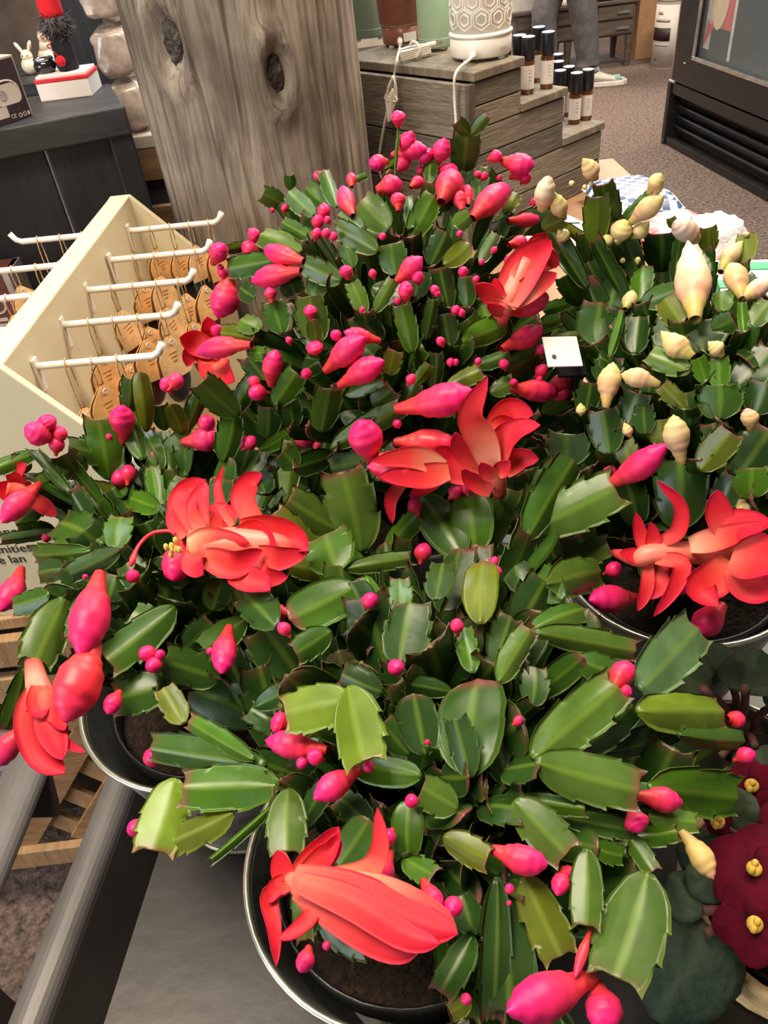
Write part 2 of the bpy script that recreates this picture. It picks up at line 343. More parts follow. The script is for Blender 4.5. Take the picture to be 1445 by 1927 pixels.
for t, sgn in ((-.010, -1), (RL, 1)):
    p = atpl(155, 800, RW(t, 0, 1), rd) if sgn < 0 else atpl(345, 450, RW(t, 0, 1), rd); ee = (p - RW(t, 0, 0)).dot(re); sl = (RZ - p.z) / ee; eb = min(.26 if sgn < 0 else .125, (RZ - ZT) / sl)
    MB().prism([RW(t, -TH / 2, RZ + .001), RW(t, eb, ZT), RW(t, -TH - eb, ZT)] if False else [RW(t, 0, RZ), RW(t, eb, max(ZT, RZ - sl * eb)), RW(t, eb, ZT), RW(t, -TH - eb, ZT), RW(t, -TH - eb, max(ZT, RZ - sl * eb)), RW(t, -TH, RZ)], rd * .010).build('end_panel', M_CREAM_P, rk, bevel=.0015)
    if sgn < 0:
        lit = lambda px, py, s, sz: text('printed_text', s, M_INK, atpl(px, py, RW(t - .0006, 0, 1), rd), re, V((0, 0, 1)), sz, rk)
        lit(-22, 1012, 'conserve', .021); lit(85, 1018, 'party', .019); lit(-32, 1044, 'munities th', .019); lit(-12, 1062, 're lan', .019)
M_KRAFT = mat('kraft_paper', (.66, .36, .13), rough=.75, var=.10, scale=40)
M_KRAFT2 = mat('kraft_paper_light', (.72, .44, .20), rough=.75, var=.10, scale=40)
M_BAG = mat('dark_bag', (.020, .017, .016), rough=.35, var=.3); M_BAGR = mat('maroon_bag', (.09, .012, .014), rough=.4, var=.3); M_BAGG = mat('teal_bag', (.02, .06, .07), rough=.4, var=.3)
M_TWINE = mat('twine', (.55, .36, .18), rough=.9, var=.2, scale=200); M_EYE = mat('paper_ring', (.75, .68, .60), rough=.7)
prnd = random.Random(5)
ORD = ('first', 'second', 'third', 'fourth', 'fifth')
def packet(h, axis, s, drop, yaw, tilt, kind, side, hi):
    top = h + axis * s; hz = ZH; c = V((top.x, top.y, hz - drop)); R = rotz(yaw) @ Matrix.Rotation(tilt, 3, 'Y')
    t = thing('kraft_packet', ('black', 'maroon', 'teal')[kind] + ' pouch with kraft header on the ' + ORD[hi] + ' hook from the lettered end, ' + ('facing the cacti' if side > 0 else 'far side'), 'packet', (c.x, c.y, c.z - .08), 'kraft packets hanging on the cream rack')
    hw, hh = .023, .052; D = []
    G = lambda x, y, z: c + R @ V((x, y, z))
    # folded header: two bowed panels that meet in a ridge
    m = MB(); nx, nz_ = 5, 6
    for sg in (1, -1):
        b0 = len(m.v)
        for off in (0, .0012):
            for i in range(nz_ + 1):
                q = i / nz_; bow = .001 + .0085 * q
                for k in range(nx + 1):
                    u = -1 + 2 * k / nx; wx = hw * (.10 + .90 * min(1, q * 2.4)); m.v.append(G(u * wx, sg * (bow * (1 - .55 * u * u) + off), -q * hh))
        w1 = nx + 1; sN = (nz_ + 1) * w1
        for i in range(nz_):
            for k in range(nx):
                a = b0 + i * w1 + k; m.f.append((a, a + 1, a + w1 + 1, a + w1)); a += sN; m.f.append((a, a + w1, a + w1 + 1, a + 1))
        for k in range(nx): a = b0 + nz_ * w1 + k; m.f.append((a, a + 1, a + sN + 1, a + sN))
        for i in range(nz_):
            for k in (0, nx): a = b0 + i * w1 + k; m.f.append((a, a + w1, a + w1 + sN, a + sN))
    hd = m.build('header', M_KRAFT if prnd.random() < .6 else M_KRAFT2, t, False)
    MB().lathe(G(0, -.0045, -.007), [(.0016, -.0004), (.0034, -.0004), (.0034, .0006), (.0016, .0006)], 14, R @ V((0, -1, 0)), True).build('hole_ring', M_EYE, hd)
    for k in range(3): MB().box(G(-.002, -.0059 - .0008 * k, -.020 - .005 * k), (.013 - .003 * k, .0005, .0010), R).build('print_line', mat('kraft_print', (.42, .23, .09), rough=.8), hd)
    b_ = MB(); b_.ball(G(0, 0, -.056), 1, 12, 10, (hw * .92, .0080, .036), R); b_.build('pouch', {0: M_BAG, 1: M_BAGR, 2: M_BAGG}[kind], t, True)
    ln = [G(-.003, 0, -.004), V((top.x - .002, top.y - .004, hz - drop * .4)), V((top.x, top.y - .0055, hz)), V((top.x, top.y, hz + .0058)), V((top.x, top.y + .0055, hz)), V((top.x + .002, top.y + .004, hz - drop * .4)), G(.003, 0, -.004)]
    MB().tube(bez(ln, 16), .0009, 5).build('twine', M_TWINE, t, True)
for i, h in enumerate(HB):
    for side in (1, -1):
        base = h if side > 0 else h - re * TH; ax = re * side; L_ = .150
        pl = MB().box(base + ax * .002 + V((0, 0, -.010)), (.004, .012, .040), Matrix((re, rd, V((0, 0, 1)))).transposed()); hk = pl.build('hook_plate', M_HOOK, rk, bevel=.001)
        MB().tube([base, base + ax * .02, base + ax * (L_ - .014), base + ax * (L_ - .006) + V((0, 0, .004)), base + ax * L_ + V((0, 0, .014))], .0044, 10).build('hook_rod', M_HOOK, hk, True)
        ss = [.036, .066, .096, .126] if side > 0 else [.040, .075, .110]; hy, ht_ = prnd.uniform(.80, 1.02), prnd.uniform(-.15, .2)
        if side < 0 and i < 2: continue
        for k, s in enumerate(ss):
            if side > 0 and (i == 0 and k == 3): continue
            packet(V((base.x, base.y, 0)), ax, s + prnd.uniform(-.001, .001), prnd.uniform(.020, .060), hy + prnd.uniform(-.03, .03), ht_ + prnd.uniform(-.05, .05), prnd.choice((0, 0, 0, 1, 0, 2)), side, i)

# ---------------------------------------------------------------- charcoal display stand and what is on it
M_CHAR = mat('charcoal_wood', (.017, .017, .020), rough=.5, col2=(.008, .008, .010), scale=12, stretch=(1, 1, .2), bump=.2, bscale=50)
M_CHARE = mat('charcoal_trim', (.036, .036, .037), rough=.5, col2=(.018, .018, .019), scale=14, stretch=(.2, 1, 1), bump=.25, bscale=60)
YF = 1.47; ST = aty(232, 196, YF); sz = ST.z; sx = ST.x
SA = math.radians(17); fx = V((math.cos(SA), math.sin(SA), 0)); fy = V((-math.sin(SA), math.cos(SA), 0)); ST0 = V((ST.x, ST.y, 0))
def SW(u, v, z): return ST0 - fx * u + fy * v + V((0, 0, z))
sd_ = thing('display_stand', 'black stained wooden display stand left of the tree trunk', 'stand', SW(.35, .16, 0))
def sbox(nm, mt, u, v, z, size): return MB().box(SW(u, v, z), size, rotz(SA)).build(nm, mt, sd_, bevel=.003)
sbox('top_board', M_CHARE, .36, .11, sz - .012, (.72, .22, .024)); sbox('front_trim', M_CHARE, .36, -.008, sz - .022, (.72, .018, .044))
for k in range(5): sbox('front_plank', M_CHAR, .075 + .142 * k, .012, (sz - .03) / 2, (.139, .016, sz - .03))
for u in (.008, .712): sbox('side_panel', M_CHAR, u, .115, (sz - .03) / 2, (.016, .19, sz - .03))
sbox('corner_post', M_CHAR, .02, -.004, (sz - .03) / 2, (.04, .012, sz - .04))
# shelf unit behind it
YS = 1.86; zl = aty(150, 142, YS).z
sh = thing('shelf_unit', 'black shelf unit with upright post behind the display stand', 'shelf', (-.62, YS + .12, 0))
pp = aty(168, 60, YS)
Box('post', M_CHAR, (pp.x, YS - .012, 1.1), (.075, .025, 2.2), sh, bevel=.003); Box('post', M_CHAR, (-1.15, YS - .012, 1.1), (.06, .025, 2.2), sh, bevel=.003)
Box('shelf_board', M_CHARE, ((-1.18 + pp.x + .0375) / 2, YS + .1175, zl - .012), (pp.x + .0375 + 1.18, .265, .024), sh, bevel=.002)
Box('back_panel', mat('shelf_back', (.085, .060, .042), rough=.8, var=.25, scale=6), ((-1.18 + pp.x + .0375) / 2, YS + .245, 1.62), (pp.x + .0375 + 1.18, .012, .80), sh)
for z in (.25, .65): Box('shelf_board', M_CHAR, ((-1.18 + pp.x + .0375) / 2, YS + .1175, z), (pp.x + .0375 + 1.18, .265, .024), sh)
for x in (-1.16, pp.x - .02): Box('side', M_CHAR, (x, YS + .14, .62), (.02, .22, 1.24), sh)
def on_stand(px, py): return atz(px, py, sz)
M_WHT = mat('white_card', (.82, .76, .72), rough=.5, var=.02); M_RED = mat('red_card', (.72, .02, .03), rough=.5, var=.05); M_IVORY = mat('ivory_ceramic', (.78, .68, .50), rough=.3, var=.05, coat=.3)
# red and white gift box
g0 = on_stand(78, 192); g1 = on_stand(175, 180); gv = (g1 - g0).normalized(); gw = V((-gv.y, gv.x, 0)); gl = (g1 - g0).length; gc = g0 + gv * gl / 2 + gw * .04
Rg = Matrix((gv, gw, V((0, 0, 1)))).transposed()
gb = thing('gift_box', 'small white gift box with red ribbon edge on the black stand', 'box', (gc.x, gc.y, sz)); gh = .036
MB().box((gc.x, gc.y, sz + gh / 2 - .004), (gl, .08, gh - .008), Rg).build('box_body', M_WHT, gb, bevel=.001); MB().box((gc.x, gc.y, sz + gh - .005), (gl + .002, .082, .006), Rg).build('red_band', M_RED, gb, bevel=.001); MB().box((gc.x, gc.y, sz + gh), (gl - .004, .074, .005), Rg).build('lid', M_WHT, gb, bevel=.001)
zt_ = sz + gh + .0025
# bottle dressed as a gnome: black body, fur collar, red hat, pompom
kc = gc + gv * .008 + V((0, 0, 0)); kc.z = zt_; M_BLK = mat('black_felt', (.012, .012, .016), rough=.9, var=.2, scale=120); M_FUR = mat('grey_fur', (.16, .14, .14), rough=1, col2=(.03, .025, .028), scale=160); M_FELT = mat('red_felt', (.75, .012, .025), rough=.95, var=.06, scale=220)
gn = thing('gnome_figure', 'black gnome figure with grey fur collar and tall red hat on the gift box', 'figurine', kc)
MB().lathe(kc, [(.017, 0), (.019, .004), (.018, .04), (.017, .060), (.012, .066)], 24).build('body', M_BLK, gn, True)
fu = MB(); fr = random.Random(9)
for k in range(420):
    th = fr.uniform(0, 6.283); ph = fr.uniform(.25, 2.9); d = V((math.sin(ph) * math.cos(th), math.sin(ph) * math.sin(th), .8 * math.cos(ph))); p0 = kc + V((0, 0, .070)) + d * .018; p1 = p0 + d * fr.uniform(.008, .016) + V((fr.uniform(-1, 1), fr.uniform(-1, 1), fr.uniform(-1, .3))) * .006; fu.tube([p0, p1], [.0018, .0004], 3, False)
fu.ball(kc + V((0, 0, .070)), .0235, 14, 10, (1, 1, .85)); fo_ = fu.build('fur_collar', M_FUR, gn)
MB().lathe(kc, [(.019, .080), (.020, .088), (.018, .14), (.012, .20), (.002, .25)], 24).build('hat', M_FELT, gn, True)
cdp = [kc + V((-.017, -.012, .052)), kc + V((-.010, -.021, .046)), kc + V((-.020, -.018, .042)), kc + V((-.012, -.022, .034)), kc + V((-.004, -.0225, .022))]
MB().tube(bez(cdp, 14), .0011, 6).build('cord', mat('red_cord', (.45, .02, .03), rough=.8), gn, True); MB().ball(kc + V((-.003, -.0245, .018)), .0085, 14, 10).build('pompom', M_FELT, gn, True)
sb = thing('ornament', 'shiny black rounded ornament leaning beside the gnome on the gift box', 'ornament', (gc.x - .030, gc.y - .002, zt_)); oc = V((gc.x - .032 * gv.x, gc.y - .032 * gv.y, zt_))
MB().lathe(oc, [(.014, 0), (.019, .006), (.020, .012), (.016, .020), (.006, .024)], 24).build('base', mat('black_gloss', (.01, .01, .012), rough=.08, coat=.6), sb, True); MB().tube([oc + V((.015 * math.cos(a), .015 * math.sin(a), .021)) for a in [6.283 * k / 20 for k in range(21)]], .003, 8, False).build('band', mat('silver_band', (.6, .62, .65), rough=.12, metal=1), sb, True)
# boxed speaker at the left edge
M_BOX = mat('speaker_carton', (.050, .030, .038), rough=.45, var=.08); M_CORR = mat('carton_edge', (.62, .47, .38), rough=.6, var=.04)
s0 = on_stand(64, 217); s1 = on_stand(0, 238); sv = (s0 - s1).normalized(); sn = V((-sv.y, sv.x, 0)); sw = .135; shh = .090; VK = .667
sbx = thing('speaker_carton', 'dark brown carton printed with a white radio speaker on the black stand', 'box', (s0.x - .06, s0.y + .03, sz)); Rs = Matrix((sv, sn, V((0, 0, 1)))).transposed()
cc_ = s0 - sv * sw / 2 + sn * .030 + V((0, 0, shh / 2)); MB().box(cc_, (sw, .056, shh), Rs).build('carton', M_CORR, sbx, bevel=.001)
fp = lambda u, v, d=0.0: s0 - sv * u - sn * (.0012 + d) + V((0, 0, v * VK))
Rf = Rs
MB().box(fp(sw / 2 + .002, (shh / 2 - .001) / VK, -.0006), (sw - .006, .0022, shh - .004), Rs).build('front_print', M_BOX, sbx)
M_PRINT = mat('print_cream', (.72, .62, .56), rough=.5, var=.03); M_PGREY = mat('print_grey', (.42, .36, .36), rough=.5)
def rrect(c, w_, h_, r_, nrm, ux, uz, th):
    pts = []
    for cx_, cz_, a0 in ((w_ / 2 - r_, h_ / 2 - r_, 0), (-w_ / 2 + r_, h_ / 2 - r_, 1), (-w_ / 2 + r_, -h_ / 2 + r_, 2), (w_ / 2 - r_, -h_ / 2 + r_, 3)):
        for k in range(5): a = (a0 + k / 4) * math.pi / 2; pts.append(c + ux * (cx_ + r_ * math.cos(a)) + uz * (cz_ + r_ * math.sin(a)))
    return MB().prism(pts, nrm * th)
UZ = V((0, 0, 1)); rrect(fp(.036, .060), .050, .030, .010, -sn, sv, UZ, .0008).build('printed_radio', M_PRINT, sbx)
hp = [fp(.036 + .021 * math.cos(a), .073 + .016 * math.sin(a), .0004) for a in [math.pi * k / 12 for k in range(13)]]; MB().tube(hp, .0016, 6).build('printed_handle', M_PRINT, sbx)
MB().lathe(fp(.045, .060, .001), [(.0075, 0), (.0075, .0006)], 20, -sn).build('printed_speaker_grille', M_PGREY, sbx); rrect(fp(.060, .025), .030, .016, .001, -sn, sv, UZ, .0006).build('printed_panel', M_PRINT, sbx); rrect(fp(.050, .070), .026, .004, .0015, -sn, sv, UZ, .0006).build('printed_title', M_PRINT, sbx)
text('printed_mark', 'CE', M_PRINT, fp(.043, .008, .001), sv, UZ, .008, sbx)
for u in (.025, .0165): MB().lathe(fp(u, .0105), [(.0022, 0), (.0034, 0), (.0034, .0006), (.0022, .0006)], 14, -sn, True).build('printed_icon', M_PRINT, sbx)
rrect(fp(.009, .0105), .004, .0055, .0005, -sn, sv, UZ, .0006).build('printed_icon', M_PRINT, sbx)
pc = s0 - sv * .075 + sn * .03 + V((0, 0, shh)); pk = thing('lidded_canister', 'peach pink round canister with pale lid on top of the speaker carton', 'canister', pc); M_PEACH = mat('peach_tin', (.74, .45, .32), rough=.4, var=.03)
MB().lathe(pc, [(.034, 0), (.035, .002), (.035, .024), (.033, .026)], 36).build('body', M_PEACH, pk, True); MB().lathe(pc + V((0, 0, .026)), [(.030, 0), (.030, .014), (.026, .017)], 36).build('lid', mat('pale_lid', (.66, .55, .50), rough=.3), pk, True)
# figurines and goods on the shelf behind
def shelf_pt(px, py, back=0.0):
    p = atz(px, py, zl); p.y = max(p.y, YS + .012) + back; return p
def bunny(px, py, h_, mt, lb, back=0.0):
    p = shelf_pt(px, py, back); t = thing('bunny_figurine', lb, 'figurine', p)
    MB().ball(p + UZ * h_ * .30, h_ * .32, 14, 10, (1, .9, .95)).build('body', mt, t, True); hd = MB().ball(p + UZ * h_ * .62, h_ * .22, 14, 10).build('head', mt, t, True)
    for s in (-1, 1): MB().tube(bez([p + V((s * h_ * .10, 0, h_ * .72)), p + V((s * h_ * .20, 0, h_ * .92)), p + V((s * h_ * .30, 0, h_ * 1.10))], 6), [h_ * .05, h_ * .06, h_ * .07, h_ * .075, h_ * .07, h_ * .03], 8).build('ear', mt, hd, True)
    for s in (-1, 1): MB().ball(p + V((s * h_ * .09, -h_ * .20, h_ * .66)), h_ * .025, 8, 6).build('eye', M_INK, hd, True)
bunny(62, 140, .056, M_IVORY, 'ivory rabbit figurine with upright ears behind the gift box')
bunny(132, 132, .060, mat('white_ceramic', (.75, .70, .66), rough=.3), 'white rabbit figurine beside the black shelf post', .045)
bunny(147, 132, .066, mat('blue_ceramic', (.40, .45, .55), rough=.3, col2=(.72, .68, .64), scale=30), 'blue and white rabbit figurine touching the black shelf post')
def chick(px, py, h_, mt, lb, peak=1.0, back=0.0):
    p = shelf_pt(px, py, back); t = thing('bird_figurine', lb, 'figurine', p); MB().ball(p + UZ * h_ * .36, h_ * .38, 14, 10, (1, .9, .95)).build('body', mt, t, True); hd = MB().ball(p + V((.004, -.004, h_ * .85 * peak)), h_ * .22, 12, 8).build('head', mt, t, True)
    MB().lathe(p + V((.004, -.004 - h_ * .20, h_ * .84 * peak)), [(h_ * .07, 0), (.0004, h_ * .14)], 8, V((0, -1, 0))).build('beak', mat('orange_beak', (.7, .25, .04), rough=.5), hd)
    MB().tube([p + UZ * h_ * .6, p + V((.003, -.003, h_ * .80 * peak))], [h_ * .26, h_ * .16], 10).build('neck', mt, t, True)
chick(100, 138, .032, mat('yellow_ceramic', (.80, .55, .12), rough=.3), 'small yellow chick figurine behind the gift box')
chick(89, 136, .060, mat('cream_ceramic', (.78, .66, .50), rough=.35), 'tall cream bird figurine behind the yellow chick', 1.2, .045)
p = shelf_pt(54, 118); tn = thing('candle_tin', 'dark red glass candle jar with grey lid on the shelf behind the figurines', 'jar', p + V((0, .05, 0))); p = p + V((0, .05, 0))
MB().lathe(p, [(.024, 0), (.026, .003), (.026, .062), (.025, .066)], 28).build('jar', mat('wine_glass', (.07, .018, .014), rough=.2, coat=.5), tn, True); MB().lathe(p, [(.0265, .060), (.0265, .078), (.025, .080)], 28).build('lid', mat('grey_lid', (.30, .32, .30), rough=.35, metal=.6), tn, True)
p = shelf_pt(80, 110) + V((0, .07, 0)); rb_ = thing('cream_banner', 'tall cream wooden board standing on the shelf behind the red hat', 'board', p); MB().box(p + UZ * .15, (.034, .012, .30)).build('board', mat('cream_board', (.72, .57, .38), rough=.6, var=.06), rb_, bevel=.002); MB().box(p + UZ * .302, (.036, .014, .006)).build('cap', mat('cream_cap', (.60, .46, .30), rough=.6), rb_)
p = shelf_pt(12, 60); p.y = YS + .165; p.x -= .03; gt = thing('green_cloth', 'folded dark green cloth stack on the shelf behind the canister', 'cloth', (p.x, p.y, zl)); M_GRN = mat('green_cloth_m', (.06, .14, .10), rough=.95, col2=(.02, .055, .045), scale=60)
for k in range(3):
    m_ = MB().box((p.x + .004 * k, p.y, zl + .055 + .024 * k), (.20 - .01 * k, .11, .023)); m_.build('fold', M_GRN, gt, bevel=.010, seg=3)
MB().box((p.x, p.y, zl + .0215), (.21, .12, .043)).build('wooden_tray', mat('tray_wood', (.32, .19, .09), rough=.6), gt, bevel=.003)
# cartons in front of the stand, on the crate
M_MAR = mat('maroon_carton', (.10, .030, .026), rough=.4, var=.1); M_TRIM = mat('grey_foil', (.40, .36, .33), rough=.35, metal=.3)
for nm, px, py, w_, d_, h_, lb in (('tea_carton', 18, 590, .12, .07, .26, 'tall maroon carton with round emblem standing behind the cream rack'), ('tea_carton', 98, 520, .05, .04, .20, 'narrow maroon carton with pale pictures behind the cream rack')):
    p = aty(px, py, 1.325); p.z = ZT; p.x -= 0 if w_ < .1 else .02; t = thing(nm, lb, 'box', p); MB().box(p + UZ * h_ / 2, (w_, d_, h_)).build('carton', M_MAR, t, bevel=.001)
    MB().box(p + V((w_ / 2 - .004, 0, h_ / 2)), (.010, d_ + .002, h_)).build('foil_edge', M_TRIM, t); fy = p.y - d_ / 2 - .0006
    for q in (.80, .60): MB().lathe((p.x + w_ * .18, fy, p.z + h_ * q), [(.012, 0), (.016, 0), (.016, .0006), (.012, .0006)], 24, V((0, -1, 0)), True).build('printed_emblem', M_TRIM, t)
    for q in (.90, .70, .66, .50): MB().box((p.x, fy, p.z + h_ * q), (w_ * .5, .0008, .006)).build('printed_bar', M_PGREY, t)
# wooden ledge with clear bags between the stand and the trunk
wl = aty(250, 258, 1.71); wlx = -.405; M_LEDGE = mat('ledge_wood', (.30, .17, .085), rough=.6, col2=(.17, .09, .045), scale=10, stretch=(.3, 4, 4)); lg = thing('wooden_ledge', 'narrow brown wooden shelf with clear bags between the black stand and trunk', 'shelf', (wlx, 1.775, 0))
Box('board', mat('ledge_top', (.42, .34, .28), rough=.6, var=.1), (wlx, 1.765, wl.z - .012), (.10, .11, .024), lg, bevel=.002); Box('front', M_LEDGE, (wlx, 1.718, wl.z - .055), (.10, .016, .06), lg)
Box('cabinet', mat('ledge_dark', (.02, .018, .02), rough=.8), (wlx, 1.775, (wl.z - .085) / 2), (.09, .09, wl.z - .085), lg); Box('lower_board', M_LEDGE, (wlx, 1.722, wl.z - .26), (.10, .02, .24), lg)
M_CLEAR = mat('clear_bag', (.60, .49, .42), rough=.14, var=.14, scale=55, trans=.3, coat=.6, bump=.12, bscale=60)
for k in range(3):
    lv = k; m_ = MB().ball((0, 0, 0), 1, 28, 20); m_.v = [V((wlx + .004, 1.766, 0)) + V([math.copysign(abs(q_[i]) ** .55, q_[i]) * (.043, .046, .042)[i] for i in range(3)]) for q_ in m_.v]; m_.v = [q_ + V((.8, .5, .9)) * (.012 * noise.noise(q_ * 30 + V((k * 3, 0, 0))) + .003 * noise.noise(q_ * 60)) for q_ in m_.v]
    zmin = min(q_.z for q_ in m_.v); m_.v = [q_ - UZ * (zmin - wl.z - .096 * lv) for q_ in m_.v]; t = m_.build('clear_bag', M_CLEAR, None, True)
    tag(t, 'clear plastic bag of beige goods, ' + ('bottom', 'middle', 'top')[lv] + ' of the stack beside the trunk', 'bag', 'clear bags beside the trunk')
# ---------------------------------------------------------------- table behind the cart
M_TABLE = mat('table_wood', (.36, .20, .10), rough=.5, col2=(.24, .125, .06), scale=8, stretch=(1, .15, 1), bump=.1)
TZ = .955; tb = thing('wooden_table', 'brown wooden table carrying the stepped crate and packages', 'table', (.34, 1.3, 0)); tR = 0.60
for k in range(5): Box('top_plank', M_TABLE, (.08 + .052 + k * .104, 1.31, TZ - .015), (.1025, .92, .03), tb, bevel=.002)
for x in (.11, tR - .03):
    for y in (.88, 1.74): Box('leg', M_TABLE, (x, y, (TZ - .03) / 2), (.05, .05, TZ - .03), tb, bevel=.003)
for y in (.87, 1.75): Box('apron', M_TABLE, (.34, y, TZ - .075), (.46, .02, .09), tb)
# ---------------------------------------------------------------- stepped display crate
def woodmat(nm, c1, c2, st): return mat(nm, c1, rough=.8, col2=c2, scale=16, stretch=st, bump=.35, bscale=40, detail=7)
M_PL = [woodmat('barn_wood_%s' % n_, c1, c2, (1, 1, 7)) for n_, c1, c2 in (('grey', (.225, .185, .135), (.11, .088, .062)), ('tan', (.255, .210, .145), (.15, .12, .082)), ('umber', (.165, .135, .096), (.075, .06, .045)))]
M_PLT = woodmat('barn_wood_top', (.225, .182, .125), (.12, .095, .065), (3, 3, 1)); M_EDGE = woodmat('barn_wood_edge', (.12, .09, .06), (.05, .04, .03), (5, 5, 1))
AZ = math.radians(38); cu_ = V((math.cos(AZ), math.sin(AZ), 0)); cv_ = V((-math.sin(AZ), math.cos(AZ), 0)); ZC = 1.232; CA = atz(890, 136, ZC); CA.z = 0
def CW(u, v, z): return CA + cu_ * u + cv_ * v + V((0, 0, z))
cn_ = cv_; us = []; zs_ = []
for px, py in ((982, 145), (1062, 210), (1131, 275)): us.append((atpl(px, py, CW(0, 0, 1), cn_) - CA).dot(cu_))
for px, py in ((1024, 178), (1097, 244)): zs_.append(atpl(px, py, CW(0, 0, 1), cn_).z)
Z1, Z2 = zs_; DV = .34; Rc = rotz(AZ)
sc_ = thing('stepped_crate', 'weathered grey wooden three step display crate right of the tree trunk', 'display', CW(us[1] / 2, DV / 2, TZ))
levels = [(0, us[0], ZC), (us[0], us[1], Z1), (us[1], us[2], Z2)]
for u0, u1, zt in levels: MB().prism([CW(u0 - .002, -.004, zt - .014), CW(u1 + .003, -.004, zt - .014), CW(u1 + .003, DV, zt - .014), CW(u0 - .002, DV, zt - .014)], (0, 0, .014)).build('tread', M_PLT, sc_, bevel=.002)
for u0, u1, zt in levels: MB().prism([CW(u1 - .014, .004, TZ), CW(u1, .004, TZ), CW(u1, DV - .004, TZ), CW(u1 - .014, DV - .004, TZ)], (0, 0, zt - .014 - TZ)).build('riser', M_EDGE, sc_, bevel=.001)
zc_ = [TZ, Z2 - .016, Z1 - .016, ZC - .016]; k = 0
for band in range(3):
    ue = us[2 - band]; zz = zc_[band]; h_ = zc_[band + 1] - zz; nb = 2 if h_ > .07 else 1
    for j in range(nb):
        for v in (0, DV - .012): MB().prism([CW(0, v, zz + j * h_ / nb + .001), CW(ue - .002, v, zz + j * h_ / nb + .001), CW(ue - .002, v + .012, zz + j * h_ / nb + .001), CW(0, v + .012, zz + j * h_ / nb + .001)], (0, 0, h_ / nb - .002)).build('side_plank', M_PL[k % 3], sc_, bevel=.0015)
        k += 1
for j in range(3): hh_ = (ZC - .016 - TZ) / 3; MB().prism([CW(-.013, 0, TZ + j * hh_ + .001), CW(0, 0, TZ + j * hh_ + .001), CW(0, DV, TZ + j * hh_ + .001), CW(-.013, DV, TZ + j * hh_ + .001)], (0, 0, hh_ - .002)).build('back_plank', M_PL[(j + 1) % 3], sc_, bevel=.0015)
MB().prism([CW(-.016, -.005, TZ), CW(-.002, -.005, TZ), CW(-.002, .004, TZ), CW(-.016, .004, TZ)], (0, 0, ZC - .016 - TZ)).build('corner_strip', M_EDGE, sc_)
# ---------------------------------------------------------------- diffusers
M_CABLE = mat('white_cable', (.78, .72, .64), rough=.45, var=.03); M_FOOT = mat('rubber_foot', (.62, .58, .50), rough=.6)
def feet(c, r, t):
    for k in range(4): a = math.pi / 4 + k * math.pi / 2; MB().lathe((c.x + r * .8 * math.cos(a), c.y + r * .8 * math.sin(a), c.z), [(.006, 0), (.006, .005)], 12).build('foot', M_FOOT, t)
def diffuser(px, py, rpx, label, kind, col, h_=.20):
    c = atz(px, py, ZC); r = rpx * depth(c) / FPX; t = thing('oil_diffuser', label, 'diffuser', c); m_ = mat('diffuser_' + kind, col, rough=.45, var=.04, coat=.15); feet(c, r, t); z = c.z + .005
    if kind == 'white':
        MB().lathe((c.x, c.y, z), [(r * .94, 0), (r, .003), (r, .026), (r * .97, .029)], 48).build('base', m_, t, True); MB().lathe((c.x, c.y, z + .029), [(r * .95, 0), (r * 1.03, .002), (r * 1.03, .005), (r * .96, .008)], 48).build('ring', m_, t, True)
        bd = MB(); rb = r * .975; bd.lathe((c.x, c.y, z + .036), [(rb, 0), (rb, .15), (rb * .9, .17), (rb * .5, .185)], 48); bo = bd.build('shell', m_, t, True)
        hw = 2 * math.pi * rb / 11; hs = hw / 1.732
        for row in range(6):
            for k in range(11):
                a0 = (k + .5 * (row % 2)) * 2 * math.pi / 11; zc0 = z + .036 + .020 + row * hs * 1.5
                for sc0, bev in ((.90, .0018), (.52, .0020)):
                    pts = []
                    for j in range(7): b_ = math.pi / 6 + j * math.pi / 3; dx = hs * sc0 * math.cos(b_); dz = hs * sc0 * math.sin(b_); a = a0 + dx / rb; pts.append((c.x + rb * math.cos(a), c.y + rb * math.sin(a), zc0 + dz))
                    MB().tube(pts, bev * .55, 6, False).build('hexagon', m_, bo, True)
    elif kind == 'brown':
        MB().lathe((c.x, c.y, z), [(r * .93, 0), (r * .96, .003), (r * 1.0, .030)], 40).build('base', m_, t, True); MB().lathe((c.x, c.y, z + .030), [(r * 1.005, 0), (r * 1.005, .003)], 40).build('pale_ring', mat('pale_ring', (.55, .36, .30), rough=.5), t, True)
        pr = [];  zz = .033
        while zz < .19: pr += [(r * 1.01 + .06 * zz, zz), (r * 1.01 + .0012 + .06 * zz, zz + .0012), (r * 1.01 + .06 * zz, zz + .0024)]; zz += .0030
        MB().lathe((c.x, c.y, z), pr + [(r * .7, .20)], 40).build('ribbed_shell', m_, t, True)
    else:
        MB().lathe((c.x, c.y, z), [(r * .94, 0), (r, .004), (r, .17), (r * .9, .19), (r * .4, .20)], 40).build('shell', m_, t, True); MB().lathe((c.x, c.y, z + .014), [(r * 1.006, 0), (r * 1.006, .0012)], 40).build('seam', m_, t, True)
    d = (V((CAM.x, CAM.y, 0)) - V((c.x, c.y, 0))).normalized(); return t, c, r, d
diffuser(694, 72, 38, 'sage green cylindrical oil diffuser next to the tree trunk', 'sage', (.30, .42, .33))
tbn, cb, rb0, db = diffuser(757, 84, 37, 'ribbed terracotta brown oil diffuser with a coiled white cable', 'brown', (.26, .085, .055))
diffuser(822, 92, 34, 'pale mint green oil diffuser between the terracotta and white diffusers', 'mint', (.42, .60, .42))
twn, cw, rw0, dw = diffuser(905, 107, 57, 'white oil diffuser embossed with hexagons on the stepped crate', 'white', (.86, .80, .70))
sdir = lambda d, a: rotz(a) @ d
